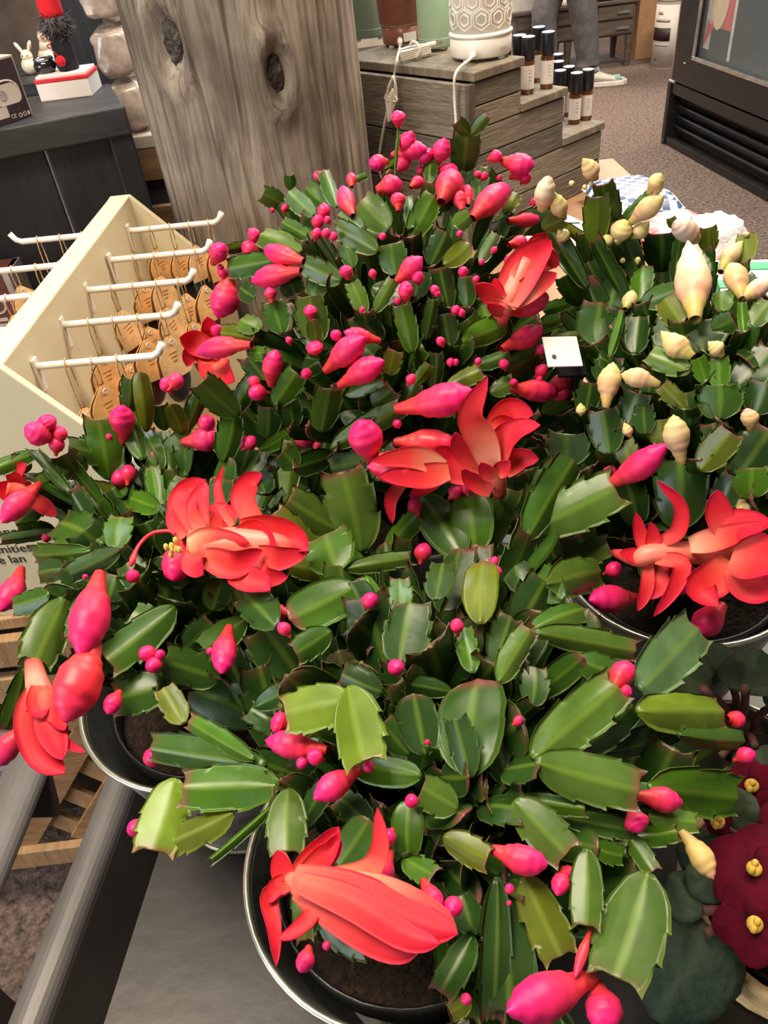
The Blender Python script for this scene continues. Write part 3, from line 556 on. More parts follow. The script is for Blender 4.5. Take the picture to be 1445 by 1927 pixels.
# small white labels
q = cb + sdir(db, .42) * (rb0 * .985) + UZ * .017; MB().box(q, (.026, .0014, .014), rotz(math.atan2(db.y, db.x) + math.pi / 2 + .42)).build('label_sticker', M_WHT, tbn)
q = cw + sdir(dw, .75) * (rw0 + .0006); text('printed_label', 'E 2', M_PGREY, q + UZ * .012 - sdir(dw, .75 + math.pi / 2) * .004, sdir(dw, .75 + math.pi / 2), UZ, .010, twn)
# cables
def cable(parent, pxs, Y0, Y1, r=.0022, n=40, nm='cable'):
    pts = [aty(x, y, Y0 + (Y1 - Y0) * i / (len(pxs) - 1)) for i, (x, y) in enumerate(pxs)]; return MB().tube(bez(pts, n), r, 8).build(nm, M_CABLE, parent, True)
def yplane(px, py): return atpl(px, py, CW(-.024, 0, 1), cu_)
cwp = [cw + dw * (rw0 + .001) + UZ * .014 - V((.012, 0, 0)), cw + dw * (rw0 + .016) + UZ * .012 - V((.016, 0, 0)), yplane(858, 130), yplane(855, 180), yplane(858, 240), yplane(852, 300), yplane(842, 360)]
cwp[2] = yplane(858, 132); cwp[2].z = ZC + .003
MB().tube(bez(cwp, 40), .0024, 8).build('cable', M_CABLE, twn, True); MB().tube([cwp[0], (cwp[0] + cwp[1]) / 2, cwp[1]], [.0055, .005, .0035], 10).build('plug', M_CABLE, twn, True)
pb = cb + db * (rb0 * .97) + UZ * .014 - V((.004, 0, 0)); tbz = V((0, 0, ZC))
cbp = [pb, pb + db * .020 - UZ * .006] + [yplane(x, y) for x, y in ((748, 108), (742, 140), (735, 165), (733, 190), (722, 240), (713, 300), (718, 335), (735, 350))]
MB().tube(bez(cbp, 50), .0022, 8).build('cable', M_CABLE, tbn, True); MB().tube([pb, pb + db * .012 - UZ * .002, pb + db * .02 - UZ * .006], [.0055, .005, .0035], 10).build('plug', M_CABLE, tbn, True)
# coiled bundle lying on the crate and a tied hank hanging down
bc0 = atz(781, 101, ZC + .010); ax_ = (atz(828, 91, ZC + .010) - atz(741, 112, ZC + .010)).normalized(); ay_ = V((-ax_.y, ax_.x, 0)); pts = []
for k in range(110):
    a = 6.283 * k / 20; lay = k / 110; pts.append(bc0 + ax_ * (.033 * math.cos(a)) + ay_ * ((.008 + .004 * math.sin(k * .31)) * math.sin(a)) + UZ * (-.006 + .016 * lay))
MB().tube(pts, .0022, 7).build('coiled_cable', M_CABLE, tbn, True); MB().tube([bc0 + ay_ * (.015 * math.cos(a)) + UZ * (.006 + .012 * math.sin(a)) for a in [6.283 * k / 16 for k in range(17)]], .0025, 7, False).build('cable_tie', M_CABLE, tbn, True)
pl0 = bc0 + ax_ * .040 + UZ * .008; MB().tube([pl0 - ax_ * .014, pl0 + ax_ * .004], .0045, 8).build('usb_plug', M_CABLE, tbn, True); MB().box(pl0 + ax_ * .010, (.013, .009, .005), rotz(math.atan2(ax_.y, ax_.x))).build('usb_tip', mat('usb_metal', (.45, .38, .25), rough=.3, metal=.9), tbn)
pts = []
for k in range(70):
    a = 6.283 * k / 18; c0 = V(yplane(742, 185)); pz = .036 * math.cos(a); pts.append(c0 + cv_ * ((.004 + .003 * math.sin(k)) * math.sin(a) * 1.6 - pz * .28) + UZ * pz - cu_ * (.004 + .0001 * k))
MB().tube(pts, .0021, 7).build('tied_hank', M_CABLE, tbn, True); c0 = V(yplane(742, 185)) - cu_ * .008
for s in (-1, 1): MB().tube(bez([c0, c0 + cv_ * (s * .010) + UZ * .006, c0 + cv_ * (s * .016), c0 + cv_ * (s * .008) - UZ * .003, c0], 14), .0017, 6).build('tie_bow', M_CABLE, tbn, True)
# ---------------------------------------------------------------- roller bottles
M_AMBER = mat('amber_glass', (.16, .055, .012), rough=.06, var=.25, trans=.35, coat=.5); M_CAP = mat('black_cap', (.010, .010, .012), rough=.35); M_CTOP = mat('cap_top', (.62, .60, .56), rough=.18, metal=.9); M_LBL = mat('white_label', (.80, .74, .68), rough=.6, var=.02); M_LTXT = mat('label_print', (.45, .42, .40), rough=.8)
def bottle(px, py, zt, label, r=.0118, h_=.088):
    c = atz(px, py, zt); c = V((c.x, c.y, zt)); t = thing('roller_bottle', label, 'bottle', c, 'amber roller bottles on the stepped crate')
    MB().lathe(c, [(r * .9, 0), (r, .0015), (r, h_ * .58), (r * .8, h_ * .62), (r * .78, h_ * .64)], 24).build('glass', M_AMBER, t, True)
    cp = MB().lathe(c, [(r * .97, h_ * .62), (r * .99, h_ * .63), (r * .99, h_ * .985), (r * .96, h_)], 24).build('cap', M_CAP, t, True); MB().lathe(c, [(r * .93, h_ - .0002), (r * .93, h_ + .0006)], 24).build('cap_top', M_CTOP, cp)
    ang = math.atan2(-c.y, -c.x); m = MB(); ns = 14
    for rr in (r * 1.004, r * 1.02):
        for i in range(ns + 1):
            a = ang - 1.25 + 2.5 * i / ns
            for zz in (h_ * .10, h_ * .52): m.v.append(c + V((rr * math.cos(a), rr * math.sin(a), zz)))
    for i in range(ns): a = 2 * i; m.f.append((a, a + 1, a + 3, a + 2)); b_ = a + 2 * (ns + 1); m.f.append((b_, b_ + 2, b_ + 3, b_ + 1))
    lb = m.build('label_sticker', M_LBL, t, True)
    d = V((math.cos(ang), math.sin(ang), 0))
    for k in range(4): MB().box(c + rotz(.35) @ d * (r * 1.025) + UZ * (h_ * (.44 - .06 * k)), (.0004, .0055 - .001 * (k % 2), .0012), rotz(ang + .35)).build('printed_line', M_LTXT, lb)
ML_ = 'amber roller bottle with black cap and white label on the middle step of the crate'; LL_ = 'amber roller bottle with black cap and white label on the lowest step of the crate'
for px, py in ((992, 176), (1028, 166), (976, 172), (1011, 154)): bottle(px, py, Z1, ML_)
for px, py in ((1080, 232), (1101, 225), (1066, 218), (1050, 226), (1047, 206), (1046, 190)): bottle(px, py, Z2, LL_)
# ---------------------------------------------------------------- packages on the table, behind the cream cactus
p = atz(1058, 455, TZ); cdz = thing('price_card', 'white card with a black key emblem lying behind the cream cactus', 'card', p); Rk = rotz(.35)
MB().box(p + UZ * .006, (.13, .15, .012), Rk).build('card', M_WHT, cdz, bevel=.001); MB().box(p + Rk @ V((.060, -.03, .0065)), (.012, .10, .013), Rk).build('red_edge', M_RED, cdz); kk = p + Rk @ V((.030, .045, .0130)); MB().lathe(kk, [(.004, -.0004), (.008, -.0004), (.008, .0006), (.004, .0006)], 16, None, True).build('printed_key_ring', M_INK, cdz); MB().box(kk + V((.018, -.004, 0)), (.026, .004, .001), rotz(-.3)).build('printed_key_stem', M_INK, cdz)
M_PLAID, nt, b = _new('blue_plaid'); N = nt.nodes.new; L = nt.links.new; tc = N('ShaderNodeTexCoord'); ck = N('ShaderNodeTexChecker'); ck.inputs['Scale'].default_value = 70; ck.inputs['Color1'].default_value = (.62, .62, .62, 1); ck.inputs['Color2'].default_value = (.05, .08, .17, 1); L(tc.outputs['Object'], ck.inputs['Vector']); L(ck.outputs[0], b.inputs['Base Color']); b.inputs['Roughness'].default_value = .35
def pillow(name, label, cat, px, py, size, rz, mt, parts=()):
    p = atz(px, py, TZ + size[2] * .6); p.z = TZ; t = thing(name, label, cat, p); m_ = MB().box((0, 0, 0), (1, 1, 1)); m_ = MB(); n = 12
    for s in (1, -1):
        for i in range(n + 1):
            for j in range(n + 1):
                u, v = -1 + 2 * i / n, -1 + 2 * j / n; hgt = size[2] / 2 * (max(0, 1 - u ** 4) * max(0, 1 - v ** 4)) ** .5; q_ = rotz(rz) @ V((u * size[0] / 2, v * size[1] / 2, 0)); w_ = noise.noise(V((u * 2 + px, v * 2, s))) * .12 * hgt; m_.v.append(p + q_ + UZ * (size[2] / 2 + s * hgt + (w_ if s > 0 else 0)))
    for s in (0, 1):
        for i in range(n):
            for j in range(n): a = s * (n + 1) ** 2 + i * (n + 1) + j; f = (a, a + n + 1, a + n + 2, a + 1); m_.f.append(f if s == 0 else f[::-1])
    m_.build('pouch', mt, t, True); return t, p
pillow('plaid_pouch', 'blue and white plaid pouch on the wooden table behind the cream cactus', 'pouch', 1188, 368, (.13, .18, .045), .10, M_PLAID)
t, p = pillow('wrapped_package', 'red and white wrapped package on the table between plaid pouch and white pompom', 'package', 1268, 432, (.12, .12, .05), .3, mat('red_white_wrap', (.80, .70, .66), rough=.3, col2=(.70, .05, .06), scale=30))
p = atz(1352, 470, TZ + .045); p.y += .022; fz = thing('fluffy_ball', 'fluffy white pompom on the table behind the cream cactus', 'pompom', (p.x, p.y, TZ)); m_ = MB().ball((p.x, p.y, TZ + .045), .045, 28, 20, (1.05, .9, 1)); m_.v = [q_ + (q_ - V((p.x, p.y, TZ + .045))) * (.20 * noise.noise(q_ * 55) + .12 * noise.noise(q_ * 120)) for q_ in m_.v]
zmin = min(q_.z for q_ in m_.v); m_.v = [q_ - UZ * (zmin - TZ) for q_ in m_.v]; m_.build('fleece', mat('white_fleece', (.88, .84, .80), rough=1, var=.03, bump=.5, bscale=200), fz, True); MB().lathe((p.x, p.y, TZ), [(.012, 0), (.012, .01)], 12).build('base', M_WHT, fz)
p = atz(1415, 548, TZ + .04); p.y -= .020; gb2 = thing('striped_box', 'green and white striped box on the table edge behind the cream cactus', 'box', (p.x, p.y, TZ)); Rq = rotz(-.25)
MB().box((p.x, p.y, TZ + .03), (.11, .16, .06), Rq).build('carton', M_WHT, gb2, bevel=.001); M_GS = mat('green_stripe', (.01, .30, .13), rough=.45)
for k in range(3): q_ = V((p.x, p.y, TZ + .0308)) + Rq @ V((0, -.060 + .058 * k, 0)); MB().box(q_, (.112, .024, .0615), Rq).build('stripe', M_GS, gb2)
p = atz(1385, 520, TZ + .02); p.y -= .006; rt = thing('red_pouch', 'small glossy dark red pouch between the pompom and the striped box', 'pouch', (p.x - .02, p.y, TZ)); m_ = MB().ball((p.x - .02, p.y, TZ + .020), 1, 16, 12, (.022, .018, .020)); m_.build('pouch', mat('red_gloss', (.38, .02, .03), rough=.15, coat=.5), rt, True); MB().tube([(p.x - .02, p.y, TZ + .037), (p.x - .02, p.y, TZ + .047)], [.005, .008], 10).build('gathered_top', mat('red_gloss', (.38, .02, .03)), rt, True)
# ---------------------------------------------------------------- glass door cooler
M_COOL = mat('cooler_black', (.016, .015, .015), rough=.32, var=.15); M_COOL2 = mat('cooler_inside', (.05, .05, .052), rough=.6); M_CHROME = mat('door_gasket', (.60, .56, .50), rough=.2, metal=.8)
M_GLASS = mat('cooler_glass', (.75, .82, .82), rough=.02, var=0, alpha=.10, spec=.8)
P0 = V((2.063, 5.009, 0)); cd_ = V((.096, -.995, 0)).normalized(); ci = V((.995, .096, 0)).normalized(); Rw = Matrix((cd_, ci, UZ)).transposed()
def KW(a, b_, z): return P0 + cd_ * a + ci * b_ + UZ * z
co = thing('drinks_cooler', 'black upright cooler with a glass door standing on the carpet', 'cooler', KW(.6, .4, 0)); LC = 1.5
def kbox(nm, mt, a0, a1, b0, b1, z0, z1, par=co, bev=.004): return MB().box(KW((a0 + a1) / 2, (b0 + b1) / 2, (z0 + z1) / 2), (a1 - a0, b1 - b0, z1 - z0), Rw).build(nm, mt, par, bevel=bev)
kbox('back', M_COOL2, 0, LC, .70, .74, .36, 2.0); kbox('side', M_COOL, 0, .04, .03, .74, .36, 2.0); kbox('side', M_COOL, LC - .04, LC, .03, .74, .36, 2.0); kbox('roof', M_COOL, 0, LC, 0, .74, 1.94, 2.02); kbox('cabinet_floor', M_COOL2, .04, LC - .04, .03, .70, .36, .44)
for z in (.44, 1.0): kbox('inner_shelf', M_COOL2, .06, LC - .06, .10, .68, z, z + .015)
df = kbox('door_bottom_rail', M_COOL, -.02, LC, -.05, .03, .355, .50); kbox('door_stile', M_COOL, -.02, .20, -.05, .03, .50, 1.94); kbox('door_stile', M_COOL, LC - .15, LC, -.05, .03, .50, 1.94); kbox('door_top_rail', M_COOL, .20, LC - .15, -.05, .03, 1.80, 1.94)
kbox('gasket', M_CHROME, .19, LC - .15, -.056, -.040, .492, .512, co, .003); kbox('gasket', M_CHROME, .19, .205, -.054, -.040, .50, 1.80, co, .003); kbox('glass_pane', M_GLASS, .20, LC - .15, -.022, -.014, .50, 1.80, co, 0)
kbox('hinge', M_CHROME, -.035, .03, -.06, .0, .345, .358)
kbox('kick_frame', M_COOL, -.05, -.01, -.055, .70, .0, .345); kbox('kick_frame', M_COOL, -.01, LC, -.045, -.015, .285, .345); kbox('kick_frame', M_COOL, -.01, LC, -.045, -.005, .0, .045); kbox('kick_back', M_COOL, -.01, LC, .05, .07, .0, .345)
for k in range(4): MB().box(KW(LC / 2, .012, .080 + .058 * k), (LC - .02, .012, .060), Rw @ Matrix.Rotation(.5, 3, 'X')).build('louvre_slat', mat('louvre', (.028, .027, .028), rough=.22), co, bevel=.002)
kbox('screw', M_CHROME, -.036, -.026, -.058, -.05, .014, .024); kbox('status_lamp', mat('lamp_green', (.45, .55, .2), rough=.4), .10, .125, -.053, -.049, .46, .468)
# pictures printed on the door glass
def kdisc(nm, mt, a, z, ra_, rz_, b_, par, th=.002, n=28): return MB().prism([KW(a + ra_ * math.cos(t), b_, z + rz_ * math.sin(t)) for t in [6.2832 * k / n for k in range(n)]], ci * -th).build(nm, mt, par)
po = thing('food_poster', 'poster of a folded flatbread with red sauce inside the cooler door', 'poster', KW(.33, -.009, .53)); M_DOUGH = mat('poster_dough', (.72, .52, .34), rough=.4, var=.05); M_SAUCE = mat('poster_red', (.62, .05, .05), rough=.4, var=.1); M_PBG = mat('poster_pale', (.60, .54, .46), rough=.4)
MB().box(KW(.245, -.008, .85), (.06, .003, .60), Rw).build('pale_strip', M_PBG, po); MB().box(KW(.35, -.006, .90), (.24, .003, .48), Rw).build('red_field', M_SAUCE, po); kdisc('flatbread', M_DOUGH, .335, .82, .085, .17, -.009, po); kdisc('flatbread_fold', mat('poster_crust', (.55, .30, .18), rough=.4), .37, .93, .028, .14, -.0115, po); MB().prism([KW(.215, -.009, .56), KW(.30, -.009, .66), KW(.235, -.009, .68)], ci * -.002).build('red_corner', M_SAUCE, po)
MB().box(KW(.49, -.008, .80), (.022, .003, .55), Rw).build('white_ruler', mat('ruler', (.62, .60, .56), rough=.4), po)
jr = thing('storage_crock', 'grey stoneware crock standing inside the cooler', 'crock', KW(.72, .25, .455)); MB().lathe(KW(.72, .25, .455), [(.13, 0), (.14, .01), (.155, .18), (.15, .24), (.12, .27), (.12, .30)], 32).build('body', mat('stoneware', (.24, .235, .20), rough=.7, var=.15), jr, True); MB().lathe(KW(.72, .25, .755), [(.125, 0), (.125, .02), (.02, .035)], 32).build('lid', mat('stoneware_lid', (.15, .15, .14), rough=.7), jr, True)
# ---------------------------------------------------------------- far end of the shop
p = atz(1252, 126, 0); r_ = .118; cn = thing('paper_canister', 'tall white canister with dark label picture beside the black cooler', 'canister', p); M_CAN = mat('can_board', (.42, .32, .25), rough=.6, var=.05); M_CANL = mat('can_label', (.66, .60, .55), rough=.5, var=.03)
MB().lathe(p, [(r_, 0), (r_ + .002, .005), (r_ + .002, .47), (r_, .475)], 40).build('body', M_CAN, cn, True); MB().lathe(p, [(r_ + .006, .475), (r_ + .010, .482), (r_ + .010, .515), (r_, .525)], 40).build('lid', mat('can_lid', (.88, .88, .90), rough=.35), cn, True)
def wrap(par, nm, mt, a0, a1, z0, z1, rr):
    m = MB(); n = 12
    for i in range(n + 1):
        a = a0 + (a1 - a0) * i / n
        for ro in (rr, rr + .0012):
            for z in (z0, z1): m.v.append(p + V((ro * math.cos(a), ro * math.sin(a), z)))
    for i in range(n): a = 4 * i; m.f += [(a + 2, a + 6, a + 7, a + 3), (a, a + 1, a + 5, a + 4), (a + 1, a + 3, a + 7, a + 5), (a, a + 4, a + 6, a + 2)]
    return m.build(nm, mt, par, True)
af = math.atan2(-p.y, -p.x); wl_ = wrap(cn, 'label', M_CANL, af - 1.5, af + .45, .02, .45, r_ + .003); wrap(wl_ and cn, 'printed_picture', mat('can_pic', (.035, .015, .018), rough=.5), af - 1.35, af + .05, .205, .295, r_ + .0045); wrap(cn, 'printed_name', M_PGREY, af - 1.1, af - .05, .335, .355, r_ + .0045); wrap(cn, 'printed_mark', M_PGREY, af - .9, af - .55, .385, .405, r_ + .0045); wrap(cn, 'printed_line', M_PGREY, af - 1.0, af, .17, .185, r_ + .0045); wrap(cn, 'printed_mark', M_INK, af - .85, af - .72, .065, .082, r_ + .0045)
M_CARD = mat('cardboard', (.42, .235, .12), rough=.8, var=.06)
for px, w_, h_, z0, yy, lb in ((1222, .42, .52, 0, 7.65, 'closed cardboard box on the carpet behind the white canister'), (1300, .50, .34, 0, 8.0, 'larger cardboard box beside the cooler with a clear bag on it')):
    c = aty(px, 40, yy); c = V((c.x, c.y, 0)); t = thing('cardboard_box', lb, 'box', c); MB().box(c + UZ * h_ / 2, (w_, .4, h_), rotz(.15)).build('carton', M_CARD, t, bevel=.004); MB().box(c + UZ * (h_ + .0015), (.06, .4, .003), rotz(.15)).build('tape', mat('tape', (.50, .32, .18), rough=.3), t)
    for s in (-1, 1): MB().box(c + rotz(.15) @ V((s * w_ * .25, 0, 0)) + UZ * (h_ + .003), (w_ * .48, .40, .004), rotz(.15)).build('flap', M_CARD, t)
c = aty(1300, 10, 8.0); m_ = MB().ball((c.x, 8.0, .44), 1, 16, 12, (.20, .16, .10)); m_.v = [q_ + V((1, 1, 1)) * (.04 * noise.noise(q_ * 9)) for q_ in m_.v]; zm = min(q_.z for q_ in m_.v); m_.v = [q_ - UZ * (zm - .345) for q_ in m_.v]; tag(m_.build('plastic_bag', mat('far_bag', (.60, .56, .58), rough=.2, trans=.3, var=.1), None, True), 'clear plastic bag on the larger cardboard box', 'bag')
# console with drawers and black tray
M_OAK = mat('dark_oak', (.135, .10, .075), rough=.6, col2=(.065, .048, .038), scale=8, stretch=(.4, 1, 4)); yy = 7.3
f = atz(1187, 124, 0); x1 = f.x; x0 = aty(965, 60, yy).x; cs = thing('drawer_console', 'dark wooden console with drawers behind the standing person', 'console', ((x0 + x1) / 2, yy, 0)); zt = .46; zb = .23
for x in (x0 + .03, x0 + .45, x1 - .03):
    for y in (f.y + .03, f.y + .42): MB().tube([(x, y, 0), (x, y, zb)], [.022, .035], 8).build('leg', M_OAK, cs)
MB().box(((x0 + x1) / 2, f.y + .225, (zt + zb) / 2), (x1 - x0, .43, zt - zb)).build('body', M_OAK, cs, bevel=.006); MB().box(((x0 + x1) / 2, f.y + .22, zt + .012), (x1 - x0 + .05, .48, .024)).build('top', M_OAK, cs, bevel=.004)
for k in range(3):
    xc = x0 + (x1 - x0) * (k + .5) / 3
    for j in range(2): zc2 = zb + .06 + .11 * j; dr = MB().box((xc, f.y + .004, zc2), ((x1 - x0) / 3 - .04, .02, .09)).build('drawer', M_OAK, cs, bevel=.004); MB().box((xc + .06, f.y - .012, zc2), (.10, .016, .018)).build('handle', mat('pull_metal', (.35, .37, .38), rough=.3, metal=.7), dr)
bt = thing('black_bin', 'black plastic basin resting on the dark console', 'basin', (x1 - .22, f.y + .22, zt + .024)); MB().prism([(x1 - .38, f.y + .02, zt + .024), (x1 + .02, f.y + .02, zt + .024), (x1 + .02, f.y + .42, zt + .024), (x1 - .38, f.y + .42, zt + .024)], (0, 0, .16)).build('basin', mat('bin_black', (.018, .02, .022), rough=.4), bt, bevel=.02); MB().box((x1 - .18, f.y + .22, zt + .19), (.46, .46, .014)).build('rim', mat('bin_black', (.018, .02, .022)), bt, bevel=.004)
wb = aty(1000, 10, 7.35); wbx = thing('white_crate', 'white painted crate on the dark console behind the person', 'crate', (wb.x, f.y + .20, zt + .024))
for k in range(3): Box('slat', mat('white_paint', (.62, .57, .52), rough=.6, var=.05), (wb.x, f.y + .02, zt + .065 + .085 * k), (.34, .016, .08), wbx, bevel=.003)
for s in (-1, 1): Box('end', mat('white_paint', (.62, .57, .52)), (wb.x + s * .165, f.y + .17, zt + .15), (.016, .29, .25), wbx)
fg = aty(1072, 20, 7.2); fgp = V((fg.x, f.y + .06, zt + .024)); pg = thing('pink_figurine', 'pink figurine on a cream base between the person legs on the console', 'figurine', fgp); MB().lathe(fgp, [(.07, 0), (.075, .01), (.075, .04), (.06, .05)], 20).build('base', M_IVORY, pg, True); MB().ball(fgp + UZ * .10, .055, 14, 10, (1, .9, 1.0)).build('body', mat('pink_ceramic', (.65, .42, .38), rough=.4), pg, True); MB().ball(fgp + UZ * .17, .035, 12, 8).build('head', mat('pink_ceramic', (.65, .42, .38)), pg, True)
# ---------------------------------------------------------------- person (only the lower legs come into view)
M_JOG = mat('grey_jogger', (.105, .098, .105), rough=.95, var=.10, scale=30, bump=.2); M_SKIN = mat('skin', (.52, .30, .22), rough=.55, sss=.1); M_SHIRT = mat('dark_shirt', (.05, .05, .055), rough=.9)
ank1 = V((2.02, 6.72, .09)); ank2 = V((1.72, 6.86, .10)); pe = thing('person', 'person in dark grey joggers and white teal sneakers standing by the console', 'person', (1.87, 6.78, 0))
hip = V((1.84, 6.80, .93)); sk = bpy.data.meshes.new('body'); vv = [hip, hip + V((.0, -.085, -.05)), V((1.95, 6.71, .50)), ank1, hip + V((-.01, .085, -.05)), V((1.69, 6.86, .50)), ank2, hip + UZ * .22, hip + UZ * .46, hip + UZ * .56, hip + UZ * .66, hip + UZ * .78, hip + V((.02, -.19, .46)), hip + V((.04, -.25, .20)), hip + V((.18, -.22, .02)), hip + V((.02, .19, .46)), hip + V((.04, .25, .20)), hip + V((.18, .22, .02))]
ee_ = [(0, 1), (1, 2), (2, 3), (0, 4), (4, 5), (5, 6), (0, 7), (7, 8), (8, 9), (9, 10), (10, 11), (8, 12), (12, 13), (13, 14), (8, 15), (15, 16), (16, 17)]
sk.from_pydata([tuple(q_) for q_ in vv], ee_, []); sk.materials.append(M_SKIN); bo_ = bpy.data.objects.new('body', sk); place(bo_, Matrix.Identity(4), pe); sm = bo_.modifiers.new('skin', 'SKIN'); rad = [.13, .085, .055, .036, .085, .055, .036, .125, .13, .055, .085, .075, .055, .042, .03, .055, .042, .03]
for i, r0 in enumerate(rad): sk.skin_vertices[0].data[i].radius = (r0, r0)
sk.skin_vertices[0].data[0].use_root = True; bo_.modifiers.new('sub', 'SUBSURF').levels = 2
for a, kn, an in ((hip + V((0, -.085, -.02)), V((1.95, 6.71, .50)), ank1), (hip + V((-.01, .085, -.02)), V((1.69, 6.86, .50)), ank2)):
    ps = [a, a.lerp(kn, .5), kn, kn.lerp(an, .35), kn.lerp(an, .65), kn.lerp(an, .82), kn.lerp(an, .84), an + UZ * .080]; m_ = MB().tube(bez(ps, 30), [.125 - .028 * i / 10 for i in range(10)] + [.097 - .012 * i / 10 for i in range(10)] + [.088, .090, .090, .086, .078, .064, .056, .054, .053, .052], 18); m_.v = [q_ + V((1, 1, 0)) * (.012 * noise.noise(V((q_.x * 9, q_.y * 9, q_.z * 14)))) for q_ in m_.v]; m_.build('jogger_leg', M_JOG, pe, True)
MB().tube([hip - UZ * .10, hip, hip + UZ * .12], [.15, .175, .165], 18).build('jogger_waist', M_JOG, pe, True); MB().tube([hip + UZ * .10, hip + UZ * .30, hip + UZ * .48, hip + UZ * .53], [.17, .165, .15, .07], 18).build('shirt', M_SHIRT, pe, True)
def shoe(an, yaw):
    R = rotz(yaw); G = lambda x, y, z: V((an.x, an.y, 0)) + R @ V((x * 1.18, y * 1.18, z * 1.12)); m_ = MB(); K_ = 1.18; secs = [(-.075, .030, .085, .03), (-.05, .038, .105, .03), (0, .041, .100, .03), (.05, .043, .088, .028), (.10, .047, .068, .026), (.15, .048, .055, .024), (.19, .040, .048, .024), (.215, .022, .040, .024)]; n = 14
    for x, w_, h_, z0 in secs:
        for k in range(n): a = 6.2832 * k / n; m_.v.append(G(x, w_ * math.cos(a), z0 + (h_ - z0) * (.5 + .5 * math.sin(a)) if True else 0))
    for i in range(len(secs) - 1):
        for k in range(n): a = i * n + k; b_ = i * n + (k + 1) % n; m_.f.append((a, b_, b_ + n, a + n))
    m_.f += [tuple(range(n))[::-1], tuple((len(secs) - 1) * n + k for k in range(n))]
    s = m_.build('sneaker', mat('sneaker_white', (.66, .62, .54), rough=.7, var=.06), pe, True)
    pts = [G(x, y, 0) for x, y in ((-.085, -.032), (-.04, -.042), (.05, -.044), (.14, -.052), (.20, -.044), (.228, -.015), (.228, .015), (.20, .044), (.14, .052), (.05, .044), (-.04, .042), (-.085, .032))]; MB().prism(pts, (0, 0, .036)).build('sole', mat('sole_white', (.74, .68, .62), rough=.6), s, bevel=.006)
    for sg in (-1, 1): MB().box(G(.165, sg * .030, .046), (.055, .040, .022), R).build('teal_toe', mat('teal_mesh', (.22, .48, .44), rough=.7), s, bevel=.010); MB().box(G(-.03, sg * .040, .060), (.085, .012, .040), R).build('navy_panel', mat('navy_panel', (.035, .04, .06), rough=.7), s, bevel=.004)
    for k in range(3): MB().box(G(.045 + .02 * k, 0, .088 - .010 * k), (.008, .062, .010), R).build('lace', mat('lace_white', (.75, .72, .66), rough=.8), s, bevel=.003)
    MB().box(G(.028, 0, .118), (.022, .034, .050), R @ Matrix.Rotation(-.5, 3, 'Y')).build('tongue', mat('teal_mesh', (.22, .48, .44)), s, bevel=.006)
    MB().tube([an + UZ * .01, an + UZ * .05], [.041, .040], 16).build('sock', mat('grey_sock', (.22, .22, .24), rough=.9), pe, True)
shoe(ank1 + V((.02, -.03, 0)), -.12); shoe(ank2, .15)
# ---------------------------------------------------------------- plant tag and violets
M_TAGB = mat('tag_black', (.012, .012, .014), rough=.4)
p = aty(1058, 662, .450); tg = thing('plant_tag', 'small white plant tag on a black clip between the two rear cacti', 'tag', (p.x, p.y, 1.03)); Rt = Matrix.Rotation(-1.0, 3, 'X') @ rotz(.2)
MB().box(p, (.024, .0012, .022), Rt).build('card', M_WHT, tg); MB().box(p + V((.008, .004, -.016)), (.020, .003, .012), Rt).build('clip', M_TAGB, tg); MB().tube([p + V((.010, .004, -.02)), V((.174, .442, 1.022))], .0015, 6).build('stake', M_TAGB, tg); MB().lathe(p + Rt @ V((-.007, -.0008, -.004)), [(.0015, 0), (.0015, .0006)], 8, Rt @ V((0, -1, 0))).build('printed_dot', M_INK, tg)
# ================================================================ the cacti
M_LEAF = uvmix('cactus_leaf', [(0, (1, 1, 1)), (1, (1, 1, 1))], rough=0.31, spec=0.38, translucent=0.09, midrib=(0.30, (.20, .31, .03)), tip=(0.84, (.20, .045, .05), .85), edge=(0.92, (.22, .24, .05), 0.30), nscale=45, namt=0.32, bump=0.25)
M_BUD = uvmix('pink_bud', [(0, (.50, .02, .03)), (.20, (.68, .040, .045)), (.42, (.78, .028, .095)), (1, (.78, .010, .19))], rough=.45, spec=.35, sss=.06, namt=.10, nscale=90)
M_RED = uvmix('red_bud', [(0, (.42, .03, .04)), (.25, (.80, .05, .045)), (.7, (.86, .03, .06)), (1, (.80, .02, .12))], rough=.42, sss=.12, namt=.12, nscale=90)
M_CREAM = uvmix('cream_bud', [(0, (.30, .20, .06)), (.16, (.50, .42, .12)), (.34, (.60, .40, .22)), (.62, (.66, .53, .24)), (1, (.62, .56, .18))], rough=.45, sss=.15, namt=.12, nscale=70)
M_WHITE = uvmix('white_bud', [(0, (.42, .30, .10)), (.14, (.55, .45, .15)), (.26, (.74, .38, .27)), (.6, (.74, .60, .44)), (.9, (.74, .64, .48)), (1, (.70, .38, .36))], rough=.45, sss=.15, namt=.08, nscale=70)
M_DRY = uvmix('dry_bud', [(0, (.35, .22, .08)), (.4, (.55, .40, .14)), (.85, (.60, .42, .20)), (1, (.80, .30, .30))], rough=.55, namt=.2)
M_PETAL = uvmix('coral_petal', [(0, (.86, .15, .10)), (.25, (.84, .065, .060)), (.5, (.80, .026, .040)), (1, (.70, .010, .048))], rough=.5, spec=.25, sss=.05, translucent=.25, namt=.10, nscale=70, edge=(.75, (.80, .02, .10), .45))
M_PALE = uvmix('pale_petal', [(0, (.88, .46, .30)), (.28, (.87, .26, .16)), (.58, (.82, .052, .050)), (1, (.72, .012, .048))], rough=.5, spec=.25, sss=.05, translucent=.25, namt=.08, nscale=70, edge=(.8, (.85, .06, .08), .35))
M_TUBE = uvmix('petal_tube', [(0, (.55, .04, .06)), (.2, (.84, .09, .07)), (.5, (.88, .24, .17)), (1, (.86, .12, .08))], rough=.42, sss=.1, namt=.08)
M_PISTIL = mat('pistil', (.75, .02, .05), rough=.4, var=.1)
